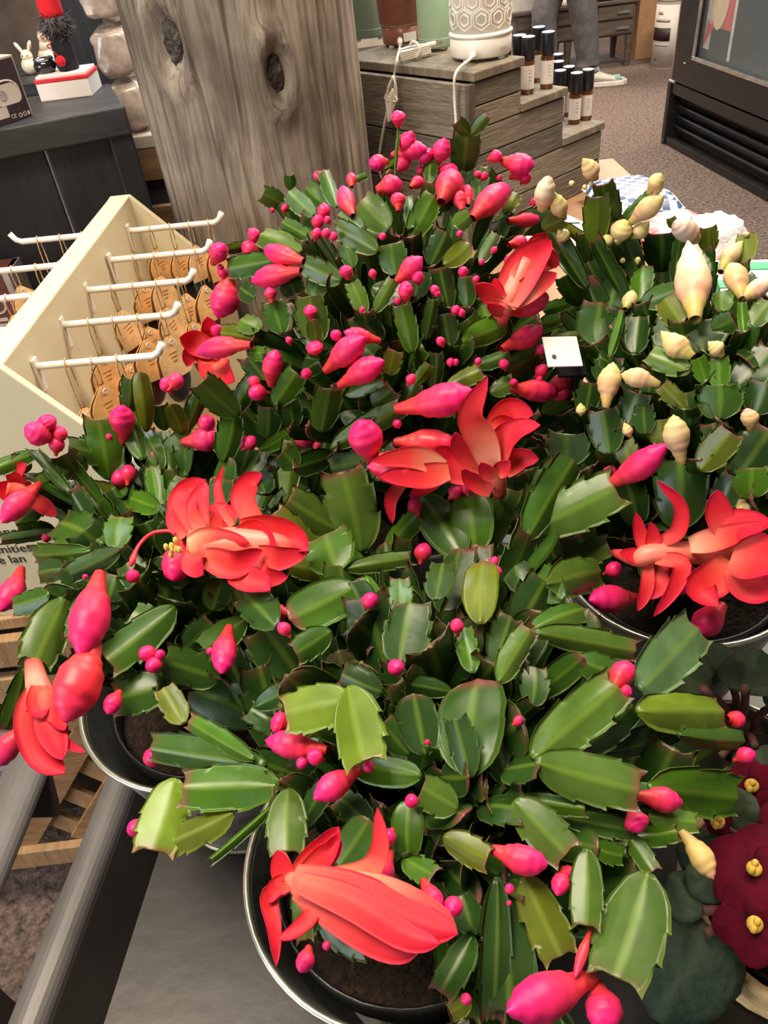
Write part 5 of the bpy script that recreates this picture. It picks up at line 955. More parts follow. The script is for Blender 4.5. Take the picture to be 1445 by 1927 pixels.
# ---------------------------------------------------------------- front cactus (coral flowers)
A = dict(seed=11, name='holiday_cactus', label='large holiday cactus with glossy leaves and coral flowers in the bucket beside the burgundy violet', c=(0, .255, 1.03), r=(.21, .19, .155),
 S=(-.014, .2215), potz=(.908, 1.042), potr=.078, bc='k', nleaf=262, soil=.014, clear=[(0, 1320, 480, 1927), (400, 1500, 620, 1927), (430, 1720, 850, 1927), (1250, 1450, 1600, 1927), (1190, 1130, 1445, 1330)],
 leaves=[(680, 1040, 645, 893, 105, 'l'), (896, 1040, 886, 926, 86, 'b', 'r', .8), (912, 1037, 955, 925, 62, 'l'), (872, 1048, 793, 930, 82, 'm', 'r'), (726, 1032, 786, 967, 46, 'b'),
 (1005, 992, 1150, 918, 100, 'l', '', 2.4), (1000, 970, 1060, 875, 82, 'l'), (1065, 877, 1066, 815, 86, 'p', '', .6), (1028, 1100, 1145, 1070, 80, 'l', '', .8), (1060, 1060, 1148, 1025, 52, 'l'),
 (1002, 1186, 1111, 1129, 58, 'm'), (1006, 1190, 1190, 1221, 56, 'l'), (1202, 1299, 1311, 1182, 100, 'p'), (1198, 1340, 1371, 1336, 84, 'y'), (1277, 1382, 1409, 1397, 52, 'm'),
 (1002, 1427, 1160, 1291, 100, 'l', '', 1.0), (1007, 1435, 1198, 1487, 100, 'l', '', 1.4), (1220, 1480, 1387, 1499, 95, 'b', '', .5), (1096, 1412, 1194, 1325, 84, 'd'), (975, 1502, 1100, 1521, 42, 'b'),
 (968, 1506, 1066, 1608, 86, 'l', '', .6), (1051, 1536, 1187, 1563, 48, 'm'), (938, 1284, 994, 1186, 54, 'l'), (886, 1461, 886, 1271, 136, 'm', 'r', .6), (884, 1465, 857, 1353, 60, 'd', '', 1.6),
 (800, 1422, 778, 1310, 82, 'd', 'r', .7), (660, 1314, 537, 1346, 92, 'y', '', 1.4), (656, 1292, 688, 1436, 100, 'y', '', 2.0), (793, 1461, 670, 1432, 62, 'b', 'r'), (861, 1522, 793, 1483, 70, 'l'),
 (769, 1618, 765, 1514, 64, 'b', 'r'), (758, 1613, 816, 1649, 52, 'b'), (834, 1574, 920, 1617, 62, 'o'), (636, 1631, 693, 1545, 72, 'm', 'r'), (542, 1484, 539, 1600, 82, 'l'),
 (526, 1478, 352, 1485, 90, 'b', '', .3), (500, 1440, 300, 1405, 70, 'm'), (478, 1430, 352, 1357, 42, 'b'), (345, 1362, 309, 1296, 52, 'o'), (330, 1465, 289, 1602, 96, 'y', '', .5),
 (440, 1530, 318, 1590, 60, 'o'), (532, 1500, 402, 1620, 20, 'b'), (670, 1102, 550, 1163, 90, 'b', 'r', .5), (623, 1188, 555, 1230, 60, 'm'), (520, 1180, 450, 1110, 75, 'd', '', 2.4),
 (690, 1085, 713, 1215, 60, 'b'), (752, 1160, 752, 1080, 50, 'b'), (752, 1250, 775, 1141, 95, 'd', '', .7), (905, 1175, 905, 1042, 72, 'o', 'r'), (890, 1267, 872, 1170, 46, 'b'),
 (720, 1302, 640, 1270, 60, 'd'), (850, 1302, 760, 1285, 42, 'd'), (647, 1072, 772, 1048, 38, 'l', '', .5), (635, 1077, 612, 1006, 100, 'b', '', .8), (600, 1060, 520, 970, 62, 'o', '', 1.6),
 (640, 1000, 545, 940, 76, 'l'), (620, 1075, 545, 1060, 60, 'o'), (1220, 1642, 1160, 1845, 130, 'l', '', 2.2), (1104, 1597, 1104, 1742, 66, 'l', '', 1.2), (985, 1650, 1055, 1800, 86, 'o'),
 (950, 1640, 960, 1905, 112, 'd', '', .6), (1172, 1582, 1273, 1567, 42, 'b'), (1115, 1593, 1172, 1612, 46, 'b'), (1220, 1536, 1307, 1548, 48, 'l'), (600, 1740, 690, 1780, 70, 'm'),
 (560, 1660, 572, 1765, 42, 'l'), (890, 1760, 830, 1870, 62, 'm'), (935, 1650, 932, 1930, 62, 'd', '', 1.2), (885, 1880, 848, 1905, 42, 'o'), (1180, 1570, 1230, 1640, 42, 'b'), (820, 1590, 860, 1520, 60, 'd'),
 (1000, 1330, 1010, 1250, 60, 'd'), (1085, 1240, 1160, 1265, 60, 'm'), (960, 1480, 940, 1400, 60, 'd'), (700, 1560, 640, 1500, 60, 'd'), (560, 1560, 610, 1480, 50, 'd'), (480, 1330, 560, 1290, 50, 'd'), (600, 1390, 560, 1450, 60, 'd'), (770, 1420, 720, 1360, 60, 'm'),
 (1010, 1700, 930, 1790, 80, 'd'), (870, 1680, 900, 1780, 70, 'd'), (990, 1120, 960, 1030, 60, 'd'), (1060, 1130, 990, 1060, 70, 'm'), (820, 1130, 830, 1050, 60, 'd'), (930, 1250, 960, 1160, 60, 'd')],
 buds=[(1140, 915, 1257, 835, 48, 'k', 2.6), (1195, 1497, 1286, 1512, 44), (1185, 1525, 1205, 1566, 44), (925, 1598, 1031, 1628, 50), (615, 1412, 498, 1393, 50), (678, 1448, 589, 1504, 48), (735, 1600, 705, 1670, 46), (795, 1655, 828, 1718, 38),
 (582, 1780, 565, 1830, 32), (1118, 1838, 952, 1905, 74, 'k', 2.5), (1122, 1850, 1142, 1945, 62, 'k', 2), (1112, 1748, 1082, 1840, 18, 'r', 2), (1152, 1297, 1187, 1250, 42), (1165, 1300, 1188, 1306, 24), (547, 1152, 506, 1156, 32), (542, 1365, 511, 1354, 38),
 (1368, 1352, 1397, 1352, 30), (1062, 1632, 1048, 1686, 32), (1065, 1630, 1078, 1652, 26), (702, 872, 676, 790, 60, 'k', 2), (850, 890, 690, 878, 68, 'r', 1.5), (745, 770, 894, 736, 58, 'k', 1), (742, 832, 862, 836, 44, 'r', .5),
 (1202, 1125, 1108, 1130, 48), (1245, 1060, 1302, 1112, 58, 'k', 1.5), (1362, 1138, 1308, 1192, 52, 'k', 1), (1281, 1563, 1343, 1655, 42, 'x', 1), (740, 1560, 722, 1592, 30), (810, 1400, 800, 1395, 10)],
 balls=[(797, 1038, 32), (930, 1057, 20), (935, 1075, 20), (697, 1130, 30), (533, 1183, 25), (860, 1177, 26), (745, 1257, 31), (693, 1443, 22), (773, 1508, 25), (592, 1423, 30), (567, 1436, 21), (1405, 1422, 31), (1155, 1070, 29), (731, 1575, 30), (852, 1706, 36),
 (877, 1881, 20), (255, 1558, 33), (958, 1672, 18), (1146, 890, 28), (858, 926, 25), (877, 918, 21), (780, 950, 27), (615, 1780, 16), (975, 1355, 18), (958, 1700, 10)],
 flowers=[
  dict(lift=3.2, tube=[(530, 1612), (552, 1655), (620, 1672), (690, 1705)], tw=[22, 30, 50, 62], petals=[
   ([(552, 1652), (660, 1682), (790, 1735), (862, 1757)], 80, dict(l=.8, tw=.15, cup=-.45)), ([(560, 1668), (650, 1728), (735, 1780), (790, 1790)], 72, dict(l=.2, tw=-.2, cup=-.4)), ([(585, 1648), (715, 1668), (815, 1712), (860, 1752)], 46, dict(m='p', l=.5, tw=.5, cup=-.3)),
   ([(562, 1660), (665, 1700), (765, 1762), (828, 1776)], 60, dict(l=1.1, tw=-.1, cup=-.5)), ([(560, 1648), (605, 1605), (638, 1556)], 56, dict(cup=.4)), ([(575, 1640), (620, 1600), (632, 1570)], 44), ([(545, 1672), (530, 1635), (522, 1600)], 44), ([(610, 1650), (690, 1638), (716, 1592), (710, 1520)], 42, dict(m='p', tw=.3)),
   ([(545, 1668), (506, 1685), (515, 1745), (520, 1818)], 34, dict(tw=.4)), ([(558, 1680), (588, 1715), (555, 1752), (522, 1768)], 32, dict(tw=-.4)), ([(548, 1660), (520, 1670), (505, 1700)], 36)]),
  dict(lift=3.0, tube=[(940, 928), (936, 895), (926, 860), (915, 825)], tw=[26, 32, 34, 30], petals=[
   ([(925, 880), (908, 830), (885, 780), (918, 710)], 56, dict(m='p', l=.8, tw=.1, cup=.2)), ([(925, 805), (960, 772), (1004, 780)], 48, dict(l=-.6)), ([(928, 805), (950, 795), (967, 788)], 36, dict(l=-.4)), ([(935, 872), (945, 832), (975, 808), (1017, 800)], 50, dict(l=.5)),
   ([(948, 888), (978, 862), (1014, 864)], 44, dict(l=.3)), ([(908, 882), (880, 862), (862, 838), (857, 813)], 38, dict(l=.5)), ([(918, 882), (895, 868), (868, 868)], 36), ([(892, 892), (845, 872), (818, 842)], 66, dict(l=-.5)), ([(935, 892), (947, 880), (960, 868)], 32, dict(l=.8)), ([(925, 925), (890, 905), (868, 885)], 36), ([(940, 850), (965, 860), (1000, 848)], 40, dict(l=-.3)), ([(930, 900), (915, 885), (905, 870)], 30, dict(l=.9))]),
  dict(lift=2.6, tube=[(845, 889), (800, 885), (750, 880), (710, 876)], tw=[12, 34, 54, 50], petals=[([(845, 887), (790, 897), (712, 896)], 48, dict(l=1.0)), ([(835, 880), (780, 860), (700, 868)], 44, dict(l=.8, m='p')), ([(840, 890), (800, 918), (770, 934)], 30), ([(812, 868), (795, 856), (782, 845)], 16), ([(760, 905), (735, 940), (738, 985)], 26, dict(l=-.8))]),
  dict(lift=4.2, tube=[(1155, 1040), (1200, 1050), (1240, 1040), (1400, 1042)], tw=[14, 34, 38, 44], petals=[
   ([(1215, 1042), (1204, 1002), (1197, 965)], 26), ([(1226, 1042), (1229, 1012), (1225, 983)], 28), ([(1238, 1022), (1276, 1000), (1281, 950), (1236, 904)], 30, dict(tw=.5)), ([(1220, 1060), (1216, 1110), (1200, 1150)], 26), ([(1225, 1068), (1242, 1098), (1222, 1128)], 36, dict(l=-.4)),
   ([(1234, 1052), (1282, 1060), (1268, 1108), (1230, 1160)], 32, dict(tw=.4, l=.4)), ([(1298, 1026), (1360, 1012), (1445, 985)], 46, dict(m='p')), ([(1345, 1020), (1385, 990), (1455, 985)], 66), ([(1362, 1002), (1352, 962), (1350, 922)], 50), ([(1372, 1055), (1345, 1088), (1318, 1108), (1352, 1142)], 70, dict(tw=.2)),
   ([(1378, 1040), (1425, 1050), (1480, 1062)], 96, dict(l=.5)), ([(1384, 1060), (1420, 1098), (1455, 1125)], 84, dict(l=.1)), ([(1205, 1050), (1190, 1045), (1165, 1040)], 30, dict(l=.2))])])
# ---------------------------------------------------------------- left cactus
Bp = dict(seed=23, name='holiday_cactus', label='holiday cactus with hanging pink buds spilling over the bucket beside the cream packet rack', c=(-.15, .385, 1.03), r=(.17, .16, .15),
 S=(-.143, .376), potz=(.908, 1.038), potr=.077, bc='k', nleaf=220, soil=.014, clear=[(130, 1290, 480, 1927), (0, 690, 150, 1927)],
 leaves=[(206, 903, 180, 797, 72, 'b'), (140, 880, 73, 910, 42, 'l'), (73, 851, -20, 882, 34, 'b'), (116, 955, 100, 908, 62, 'd'), (232, 940, 153, 930, 62, 'o', 'r', .5), (302, 960, 232, 933, 46, 'b'), (196, 1025, 96, 968, 82, 'm'), (216, 1034, 229, 964, 56, 'b'),
 (170, 1036, 37, 1058, 48, 'b'), (226, 1036, 133, 1084, 48, 'p', '', .5), (116, 1000, 3, 1016, 26, 'p'), (123, 1125, 66, 1244, 84, 'l'), (93, 1119, 27, 1141, 48, 'm'), (159, 1112, 133, 1204, 38, 'm'), (329, 1142, 203, 1247, 78, 'm', '', .4), (415, 1276, 309, 1243, 82, 'm'), (325, 1283, 213, 1310, 82, 'm'),
 (462, 1166, 382, 1223, 62, 'm'), (480, 1336, 428, 1233, 62, 'd'), (292, 878, 339, 830, 48, 'p'), (276, 812, 262, 710, 40, 'o', 'r'), (345, 818, 322, 763, 40, 'o', 'r'), (349, 812, 379, 745, 36, 'b'), (448, 784, 376, 716, 62, 'l', '', 1.8), (269, 880, 266, 812, 38, 'd'), (236, 882, 230, 823, 34, 'd'), (350, 902, 360, 845, 44, 'd'), (370, 902, 405, 850, 48, 'm'),
 (300, 957, 287, 880, 34, 'b'), (539, 938, 549, 832, 48, 'l'), (589, 928, 615, 825, 40, 'm'), (450, 902, 470, 840, 60, 'd'), (490, 847, 540, 820, 32, 'b'), (430, 925, 425, 880, 50, 'm'), (45, 1258, 15, 1375, 42, 'm'), (90, 930, 30, 985, 50, 'd'), (150, 900, 120, 860, 60, 'l'), (105, 1000, 30, 1000, 40, 'm'), (310, 810, 300, 760, 40, 'm'), (240, 780, 245, 720, 40, 'm'),
 (360, 1100, 310, 1060, 60, 'd'), (270, 1110, 240, 1060, 60, 'd'), (200, 1150, 220, 1080, 60, 'd'), (400, 1150, 420, 1080, 60, 'd'), (300, 1180, 250, 1150, 60, 'm'), (330, 960, 350, 900, 60, 'm'), (400, 960, 420, 900, 50, 'd'), (500, 930, 480, 870, 60, 'd'), (60, 880, 20, 870, 40, 'p'), (250, 1200, 200, 1180, 50, 'd'), (350, 1220, 400, 1170, 60, 'd'), (120, 1070, 60, 1080, 50, 'd'), (390, 1020, 450, 1120, 60, 'd'), (450, 960, 520, 1000, 60, 'd'), (210, 860, 130, 840, 50, 'm'), (520, 880, 560, 900, 50, 'm')],
 buds=[(102, 826, 47, 804, 42), (100, 815, 78, 783, 34), (232, 832, 228, 762, 44), (343, 832, 418, 820, 44), (77, 910, 2, 985, 42, 'k', 1), (165, 930, 130, 946, 32), (41, 1068, -2, 1152, 44, 'k', 1), (188, 1078, 152, 1238, 66, 'k', 2.5), (178, 1208, 124, 1358, 78, 'r', 1.8), (43, 1366, -6, 1442, 42, 'k', 1.5), (432, 1178, 418, 1268, 42, 'k', .6), (226, 1300, 203, 1344, 30, 'k', .5), (340, 1015, 326, 1092, 52, 'k', 2.6), (375, 800, 400, 790, 30)],
 balls=[(108, 835, 28), (112, 815, 26), (330, 716, 30), (313, 723, 25), (470, 832, 26), (458, 832, 22), (572, 823, 33), (597, 838, 16), (240, 890, 31), (225, 900, 29), (85, 1012, 15), (250, 1083, 25), (276, 1231, 31), (289, 1253, 30), (300, 1232, 20), (285, 1425, 34), (432, 812, 20), (205, 822, 12), (395, 1226, 14), (160, 1085, 10)],
 flowers=[
  dict(lift=3.2, tube=[(575, 1036, 1.6), (520, 1032), (440, 1030), (355, 1028)], tw=[22, 58, 74, 60], pistil=[(330, 1005), (318, 999), (285, 1004), (260, 1028), (246, 1064)], anthers=(326, 1030), petals=[
   ([(380, 1003), (346, 968), (352, 925), (388, 903)], 60, dict(tw=.3)), ([(378, 1000), (372, 950), (388, 907)], 46, dict(l=.4)), ([(400, 1005), (420, 970), (396, 950)], 50, dict(l=-.5)), ([(438, 990), (418, 955), (410, 915), (421, 876)], 20), ([(486, 988), (458, 945), (468, 908), (494, 892)], 50),
   ([(346, 1012), (326, 985), (319, 955)], 26), ([(450, 998), (500, 1002), (548, 1012), (580, 1037)], 66, dict(l=.8)), ([(478, 1042), (522, 1052), (578, 1040)], 48, dict(l=.6)), ([(470, 1048), (450, 1080), (488, 1098), (508, 1112)], 52), ([(476, 1055), (495, 1085), (542, 1086)], 42), ([(372, 1030), (364, 1060), (382, 1082)], 48, dict(l=.3)), ([(385, 1048), (440, 1062), (495, 1036)], 54, dict(l=.7)), ([(355, 1030), (400, 1020), (470, 1022)], 60, dict(m='p', l=.9, cup=-.3)), ([(440, 1025), (480, 1000), (520, 1030)], 50, dict(l=.9))]),
  dict(lift=2.6, tube=[(62, 1246), (70, 1285), (82, 1330)], tw=[30, 40, 62], petals=[([(78, 1290), (62, 1350), (80, 1420), (122, 1456)], 66, dict(l=.4, cup=-.4)), ([(85, 1300), (95, 1370), (118, 1430)], 60, dict(l=.8, cup=-.4)), ([(80, 1300), (58, 1350), (60, 1395)], 36), ([(92, 1300), (105, 1345), (122, 1375)], 40, dict(l=.3)), ([(100, 1370), (125, 1398), (160, 1416)], 18, dict(l=.2)), ([(74, 1290), (72, 1330), (80, 1352)], 44, dict(l=1.0))]),
  dict(lift=.2, tube=[(70, 930), (40, 925), (10, 920)], tw=[10, 30, 36], petals=[([(60, 922), (20, 925), (-12, 914)], 46), ([(55, 935), (85, 955), (106, 972)], 32), ([(40, 910), (30, 890), (50, 872)], 34)])])
# ---------------------------------------------------------------- rear cactus
Cp = dict(seed=38, name='holiday_cactus', label='tall dense holiday cactus covered in pink buds in front of the tree trunk', c=(.03, .57, 1.03), r=(.19, .17, .30),
 S=(.03, .565), potz=(.908, 1.040), potr=.078, bc='k', nleaf=285, soil=.012,
 leaves=[(536, 386, 498, 368, 40, 'l'), (590, 405, 540, 358, 42, 'p'), (612, 385, 566, 344, 48, 'm'), (548, 358, 545, 330, 24, 'b'), (634, 390, 610, 328, 32, 'm'), (566, 475, 486, 438, 52, 'l'), (590, 452, 533, 420, 34, 'm'), (682, 432, 632, 398, 38, 'p'), (712, 472, 632, 428, 48, 'l'), (732, 432, 679, 378, 64, 'l'), (772, 449, 815, 368, 52, 'b'), (768, 430, 767, 358, 20, 'p'),
 (513, 490, 430, 505, 48, 'm'), (642, 529, 573, 498, 48, 'l'), (665, 505, 642, 455, 34, 'm'), (745, 518, 735, 458, 58, 'm'), (686, 592, 662, 530, 38, 'l'), (706, 588, 739, 526, 32, 'l'), (600, 645, 580, 558, 66, 'l'), (597, 647, 588, 602, 30, 'b', 'r', .8), (775, 665, 755, 573, 44, 'b'), (716, 648, 672, 590, 58, 'd'), (530, 628, 513, 567, 52, 'm'), (490, 620, 446, 593, 44, 'l'), (480, 638, 411, 626, 42, 'o'), (513, 668, 463, 662, 32, 'b'),
 (809, 500, 838, 438, 54, 'd'), (845, 582, 828, 504, 44, 'd'), (800, 640, 815, 563, 28, 'm'), (835, 499, 886, 455, 44, 'o', 'r', .6), (870, 330, 878, 248, 60, 'm', '', .5), (884, 254, 860, 228, 28, 'b', 'n', .4), (886, 254, 916, 218, 26, 'b', 'n', .4), (851, 432, 886, 404, 40, 'l'), (943, 452, 936, 407, 44, 'd'), (949, 403, 973, 364, 28, 'o'), (903, 496, 933, 441, 28, 'p'), (833, 575, 826, 504, 48, 'd'), (880, 579, 876, 520, 36, 'm'), (870, 642, 955, 610, 54, 'b', 'r'),
 (846, 652, 836, 590, 48, 'd'), (1060, 500, 1118, 480, 58, 'b', 'r'), (960, 426, 1035, 413, 54, 'p'), (1052, 416, 1128, 477, 24, 'o'), (1022, 585, 1062, 572, 28, 'b'), (1020, 610, 1052, 600, 28, 'b'), (1030, 645, 1090, 630, 28, 'o'), (623, 843, 755, 768, 50, 'l', '', -1.2), (650, 743, 722, 712, 36, 'l'), (730, 706, 743, 660, 40, 'o'), (840, 728, 907, 698, 38, 'o'), (922, 740, 967, 714, 38, 'l'), (952, 700, 1017, 668, 50, 'm'), (890, 690, 960, 668, 32, 'm'), (780, 723, 808, 684, 28, 'b'),
 (815, 735, 825, 668, 34, 'd'), (1020, 775, 1067, 753, 34, 'l'), (516, 763, 561, 698, 54, 'b'), (605, 813, 619, 728, 62, 'm', '', .8), (502, 823, 505, 773, 54, 'd'), (552, 806, 549, 758, 44, 'd'), (700, 862, 622, 882, 52, 'p', '', -2), (640, 780, 700, 800, 40, 'd'), (700, 760, 740, 730, 50, 'd'), (760, 760, 780, 720, 40, 'd'), (860, 770, 800, 750, 50, 'd'), (900, 640, 880, 600, 50, 'm'), (960, 560, 940, 510, 50, 'd'), (1000, 520, 1020, 480, 50, 'd'), (800, 400, 850, 370, 40, 'm'), (640, 560, 620, 520, 50, 'd'),
 (560, 560, 540, 520, 50, 'd'), (780, 560, 790, 510, 50, 'd'), (480, 560, 450, 540, 40, 'd'), (570, 700, 600, 680, 40, 'd'), (640, 680, 620, 660, 50, 'd'), (720, 320, 760, 300, 20, 'b'), (742, 335, 750, 238, 8, 'b'), (805, 350, 812, 290, 28, 'm'), (900, 380, 905, 320, 36, 'd'), (950, 370, 920, 330, 30, 'm'), (440, 780, 470, 720, 40, 'm'), (1000, 820, 960, 790, 50, 'd'), (700, 900, 740, 850, 50, 'd'), (560, 880, 530, 850, 50, 'm'), (700, 540, 760, 560, 50, 'd'), (900, 560, 920, 600, 50, 'm'), (660, 640, 700, 670, 50, 'd'), (980, 660, 940, 640, 50, 'd'), (590, 560, 610, 500, 50, 'm'), (480, 460, 430, 470, 22, 'b'), (820, 330, 800, 360, 20, 'b'), (660, 340, 690, 330, 16, 'b')],
 buds=[(750, 240, 744, 208, 26), (755, 298, 777, 247, 32), (737, 292, 805, 280, 32), (730, 305, 695, 309, 28), (778, 290, 744, 322, 27), (820, 312, 839, 260, 33), (820, 322, 862, 318, 27), (830, 380, 854, 326, 48, 'k', .6), (708, 358, 757, 344, 37), (750, 398, 745, 363, 27), (664, 406, 644, 350, 32), (662, 352, 660, 328, 19), (772, 353, 796, 337, 22), (492, 457, 468, 430, 22),
 (572, 492, 498, 468, 35), (567, 510, 472, 530, 41), (512, 570, 505, 540, 22), (400, 497, 421, 460, 32), (432, 510, 409, 600, 54, 'k', .5), (656, 526, 645, 500, 24), (745, 530, 795, 483, 37), (763, 572, 764, 528, 27), (585, 602, 582, 573, 24), (596, 667, 590, 643, 30), (716, 641, 646, 624, 29), (612, 698, 687, 634, 47, 'k', .8), (638, 726, 724, 678, 44, 'k', .8), (510, 727, 519, 658, 35), (474, 649, 368, 664, 40, 'k', .8),
 (943, 303, 1005, 312, 37), (918, 301, 945, 291, 22), (888, 412, 957, 352, 46), (870, 397, 854, 358, 27), (880, 387, 880, 348, 25), (955, 415, 1016, 412, 26), (932, 592, 1033, 558, 54, 'k', 1.2), (943, 657, 1022, 616, 40), (1018, 446, 1064, 439, 27), (956, 460, 992, 455, 25), (958, 730, 1049, 743, 38), (1030, 727, 1074, 719, 34), (960, 335, 990, 318, 24), (600, 345, 605, 322, 24), (800, 300, 812, 280, 20), (1055, 470, 1030, 440, 30)],
 balls=[(609, 396, 25), (599, 416, 23), (616, 413, 13), (596, 439, 19), (614, 438, 17), (628, 444, 15), (536, 391, 14), (512, 395, 9), (800, 295, 26), (792, 320, 17), (470, 468, 31), (463, 497, 15), (418, 512, 19), (415, 503, 13), (701, 514, 15), (787, 522, 23), (747, 567, 13), (817, 545, 17), (822, 553, 13), (682, 582, 10), (632, 630, 21), (543, 640, 13), (407, 622, 23), (828, 642, 17), (990, 336, 21), (911, 331, 15), (898, 328, 13), (940, 335, 11),
 (1003, 381, 15), (872, 511, 19), (896, 525, 13), (858, 583, 17), (868, 588, 15), (1018, 657, 19), (958, 490, 18), (906, 493, 11), (848, 681, 15), (857, 681, 13), (900, 679, 13), (947, 685, 19), (774, 713, 19), (1020, 697, 23), (1015, 713, 13), (967, 720, 15), (1060, 740, 27), (748, 798, 17), (483, 740, 31), (477, 718, 21), (577, 703, 21), (720, 445, 14), (865, 440, 12), (930, 470, 12)],
 flowers=[
  dict(lift=3.4, tube=[(945, 604), (950, 575), (965, 535), (985, 500)], tw=[20, 30, 34, 40], petals=[([(942, 575), (915, 548), (894, 535)], 36), ([(940, 572), (936, 548), (930, 523)], 28), ([(942, 570), (960, 512), (982, 463)], 24, dict(m='p')), ([(952, 572), (988, 500), (1036, 452)], 72, dict(l=.6)), ([(970, 542), (1022, 490), (1052, 498)], 50, dict(l=.3)), ([(957, 572), (1002, 540), (1047, 514)], 48, dict(m='p', l=.7)), ([(1025, 480), (1048, 455), (1064, 472)], 38), ([(1000, 500), (1010, 462), (1040, 445)], 40, dict(l=.2)), ([(948, 590), (930, 580), (918, 570)], 24)]),
  dict(lift=.5, tube=[(412, 672), (400, 662), (388, 652)], tw=[16, 24, 28], petals=[([(402, 662), (362, 642), (338, 635)], 46), ([(402, 656), (396, 622), (390, 596)], 36), ([(410, 680), (422, 700), (442, 716)], 42), ([(392, 670), (402, 700), (432, 722)], 46), ([(390, 660), (360, 665), (352, 690)], 36)])])
# ---------------------------------------------------------------- white cactus
Dp = dict(seed=51, name='holiday_cactus', label='holiday cactus with cream white buds in the bucket next to the tall pink budded one', c=(.25, .45, 1.03), r=(.20, .17, .25),
 S=(.232, .437), potz=(.908, 1.036), potr=.077, bc='c', nleaf=270, soil=.016, clear=[(1190, 1120, 1445, 1500)],
 leaves=[(1121, 458, 1124, 372, 54, 'y', '', .3), (1155, 428, 1135, 342, 48, 'm'), (1165, 424, 1222, 364, 30, 'm'), (1245, 512, 1245, 436, 72, 'd'), (1202, 569, 1208, 483, 46, 'b'), (1208, 572, 1270, 547, 48, 'b', '', .5), (1282, 609, 1252, 563, 58, 'o'), (1336, 475, 1333, 432, 38, 'o'), (1393, 501, 1406, 442, 44, 'o'), (1299, 700, 1222, 661, 48, 'l'), (1322, 663, 1316, 604, 98, 'd'), (1329, 720, 1312, 674, 36, 'b'), (1356, 733, 1353, 674, 42, 'b'), (1353, 790, 1353, 724, 84, 'm'), (1360, 592, 1356, 543, 44, 'l'),
 (1400, 630, 1396, 572, 22, 'b'), (1410, 616, 1447, 567, 44, 'l'), (1380, 736, 1452, 658, 74, 'd'), (1121, 650, 1128, 573, 80, 'd'), (1148, 673, 1175, 580, 20, 'b'), (1195, 666, 1202, 597, 48, 'd'), (1145, 590, 1165, 508, 64, 'd'), (1091, 575, 1061, 520, 44, 'b'), (1130, 530, 1140, 468, 44, 'd'), (1148, 854, 1135, 772, 68, 'd'), (1277, 996, 1277, 870, 104, 'd', '', -1.6), (1317, 885, 1376, 812, 64, 'o', '', .5), (1246, 842, 1240, 790, 48, 'o', '', -2), (1191, 875, 1172, 833, 48, 'o', '', -2.4), (1215, 817, 1212, 766, 44, 'd'),
 (1416, 937, 1416, 886, 70, 'b', '', .5), (1385, 905, 1450, 808, 92, 'd'), (1290, 770, 1245, 725, 38, 'o'), (1200, 990, 1180, 900, 64, 'd', '', -3.2), (1130, 720, 1150, 670, 60, 'd'), (1220, 740, 1230, 690, 60, 'd'), (1420, 780, 1440, 720, 70, 'd'), (1300, 800, 1290, 740, 60, 'd'), (1180, 800, 1200, 740, 60, 'd'), (1360, 870, 1340, 800, 60, 'd'), (1280, 590, 1230, 560, 50, 'd'), (1180, 500, 1190, 440, 40, 'm'), (1110, 500, 1100, 440, 40, 'm'), (1330, 520, 1310, 480, 40, 'm'), (1420, 560, 1400, 520, 40, 'm'), (1250, 660, 1260, 600, 60, 'd'), (1060, 600, 1090, 550, 50, 'd'), (1350, 960, 1380, 900, 60, 'd'), (1100, 780, 1110, 720, 50, 'd'), (1200, 620, 1160, 600, 50, 'd'), (1340, 620, 1380, 600, 50, 'm'),
 (1270, 430, 1262, 412, 20, 'o'), (1020, 430, 1060, 410, 40, 'l'), (1430, 660, 1400, 680, 50, 'd'), (1060, 470, 1040, 430, 40, 'm', '', -3.2), (1330, 1050, 1400, 1000, 70, 'd', '', -2.5), (1230, 1080, 1260, 1010, 70, 'd', '', -2.5)],
 buds=[(1122, 337, 1096, 298, 30), (1219, 364, 1245, 326, 28), (1226, 360, 1250, 351, 17), (1020, 397, 1033, 330, 34, 'w'), (1062, 412, 1036, 358, 30), (1183, 422, 1249, 368, 36), (1158, 460, 1177, 413, 38), (1188, 447, 1222, 416, 28), (1308, 602, 1294, 452, 64, 'w', 1.0), (1312, 452, 1268, 419, 38, 'w'), (1356, 512, 1398, 453, 32), (1397, 562, 1374, 496, 42), (1398, 562, 1452, 524, 32, 'w'), (1176, 582, 1191, 546, 27), (1178, 525, 1171, 503, 17), (1304, 672, 1243, 623, 42), (1360, 670, 1332, 643, 28), (1140, 768, 1154, 681, 41), (1242, 724, 1168, 704, 36), (1093, 782, 1092, 758, 18), (1283, 872, 1267, 780, 46, 'c', .5), (1412, 812, 1404, 768, 30, 'x'), (1186, 822, 1174, 795, 18), (1385, 960, 1420, 950, 30, 'c', -2), (1070, 450, 1050, 432, 24)],
 balls=[(1141, 452, 21), (1200, 489, 11), (1171, 490, 10), (1112, 345, 9), (1100, 352, 9), (1406, 441, 9), (1160, 452, 12), (1075, 345, 10)],
 flowers=[])
BKT = []
for c_, lb in (((-.016, .222, .9), 'round zinc bucket with pale rim holding the largest cactus beside the violet'), ((-.146, .374, .9), 'round zinc bucket with pale rim holding the drooping cactus beside the packet rack'), ((.03, .565, .9), 'zinc bucket holding the tall pink budded cactus, hidden under its leaves'), ((.230, .437, .9), 'zinc bucket with pale rim and dark soil holding the cream budded cactus')):
    BKT.append(bucket(lb, c_))
PL = (A, Bp, Cp, Dp); GR = [grow(P) for P in PL]; RT_ = [next(g) for g in GR]
for k, P in enumerate(PL):
    P['blockers'] = lambda k=k: [tree_of({r for i, r in enumerate(RT_) if i != k} | set(BKT) | {tg})]
    next(GR[k])
